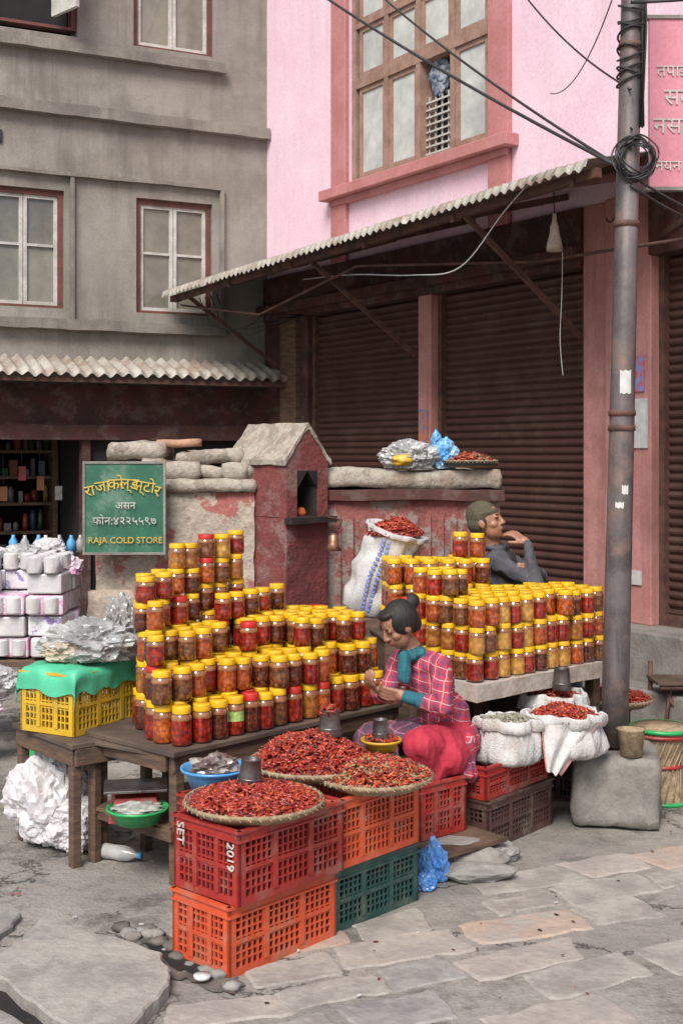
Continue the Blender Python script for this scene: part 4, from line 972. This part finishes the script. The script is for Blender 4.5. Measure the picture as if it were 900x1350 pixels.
hp+=[ellp(H(0,-.025,.045),(.086,.095,.084),5,RH),ellp(H(0,-.05,.0),(.080,.068,.067),5,RH),ellp(H(0,-.005,.045),(.085,.089,.036),5,RH),ellp(H(0,-.075,-.05),(.045,.03,.04),1,RH),ellp(H(-.062,.0,.005),(.015,.02,.03),1,RH)]
_,_,_,RT=fr((.9,-.35,0))
pr=hp+[capsule((.92,7.5,1.32),.05,(.885,7.48,1.43),.046,0),ellp((.93,7.5,1.345),(.08,.075,.035),4,RT),
 ellp((.955,7.52,1.27),(.175,.09,.075),4,RT),ellp((.96,7.53,1.16),(.165,.12,.16),4,RT),ellp((.95,7.57,1.0),(.15,.125,.15),4,RT),ellp((.95,7.6,.88),(.175,.15,.12),6,RT),
 capsule((.925,7.37,1.265),.062,(1.13,7.33,1.15),.052,4),capsule((1.13,7.33,1.15),.052,(1.09,7.33,1.37),.036,4),
 capsule((1.0,7.68,1.26),.06,(1.20,7.58,1.17),.05,4),capsule((1.20,7.58,1.17),.05,(1.13,7.40,1.22),.036,4),
 capsule((.98,7.52,.90),.10,(1.32,7.42,.88),.075,6),capsule((1.0,7.68,.90),.10,(1.38,7.6,.88),.075,6),
 capsule((1.32,7.42,.88),.07,(1.36,7.42,.5),.05,6),capsule((1.38,7.6,.88),.07,(1.42,7.6,.5),.05,6),
 capsule((1.36,7.42,.46),.045,(1.46,7.38,.44),.035,8),capsule((1.42,7.6,.46),.045,(1.52,7.56,.44),.035,8)]
pr+=hand((1.085,7.34,1.385),(-.75,.25,.55),(-.4,.5,-.6),1.0,0,.38,1)
pr+=hand((1.13,7.40,1.22),(-.5,-.7,.1),(-.6,.6,.1),.95,0,.4,-1)
figure('woman_resting_in_cap',pr,mats2,.0056,fold=(4,6))
mb=MB(); mb.b2((.72,7.45,.0),(1.2,7.85,.76),wood); mb.b2((1.25,7.36,0),(1.6,7.7,.40),wood); mb.build('wooden_bench_box',bevel=.006)

# ---------------------------------------------------------------- light, world, camera
sd=Vector((-.20,-.64,.74)).normalized()
w=bpy.data.worlds.new('World'); sc.world=w; w.use_nodes=True; nt=w.node_tree
bg=nt.nodes['Background']; sky=nt.nodes.new('ShaderNodeTexSky'); sky.sky_type='NISHITA'; sky.sun_disc=False
sky.sun_elevation=math.asin(sd.z); sky.sun_rotation=math.atan2(sd.x,sd.y); sky.dust_density=2.5; sky.air_density=1.0; sky.ozone_density=.6
nt.links.new(sky.outputs[0],bg.inputs[0]); bg.inputs[1].default_value=.15
ld=bpy.data.lights.new('sun','SUN'); ld.energy=4.1; ld.angle=math.radians(28); ld.color=(1,.975,.935)
lo=bpy.data.objects.new('sun',ld); sc.collection.objects.link(lo); lo.rotation_euler=sd.to_track_quat('Z','Y').to_euler(); lo.location=(-8,-6,14)
cd=bpy.data.cameras.new('camera'); cd.sensor_fit='VERTICAL'; cd.sensor_height=36; cd.sensor_width=24; cd.lens=44; cd.shift_y=-75/1350; cd.clip_end=300
co_=bpy.data.objects.new('camera',cd); sc.collection.objects.link(co_); co_.location=(0,0,1.9); co_.rotation_euler=(math.radians(90),0,0); sc.camera=co_
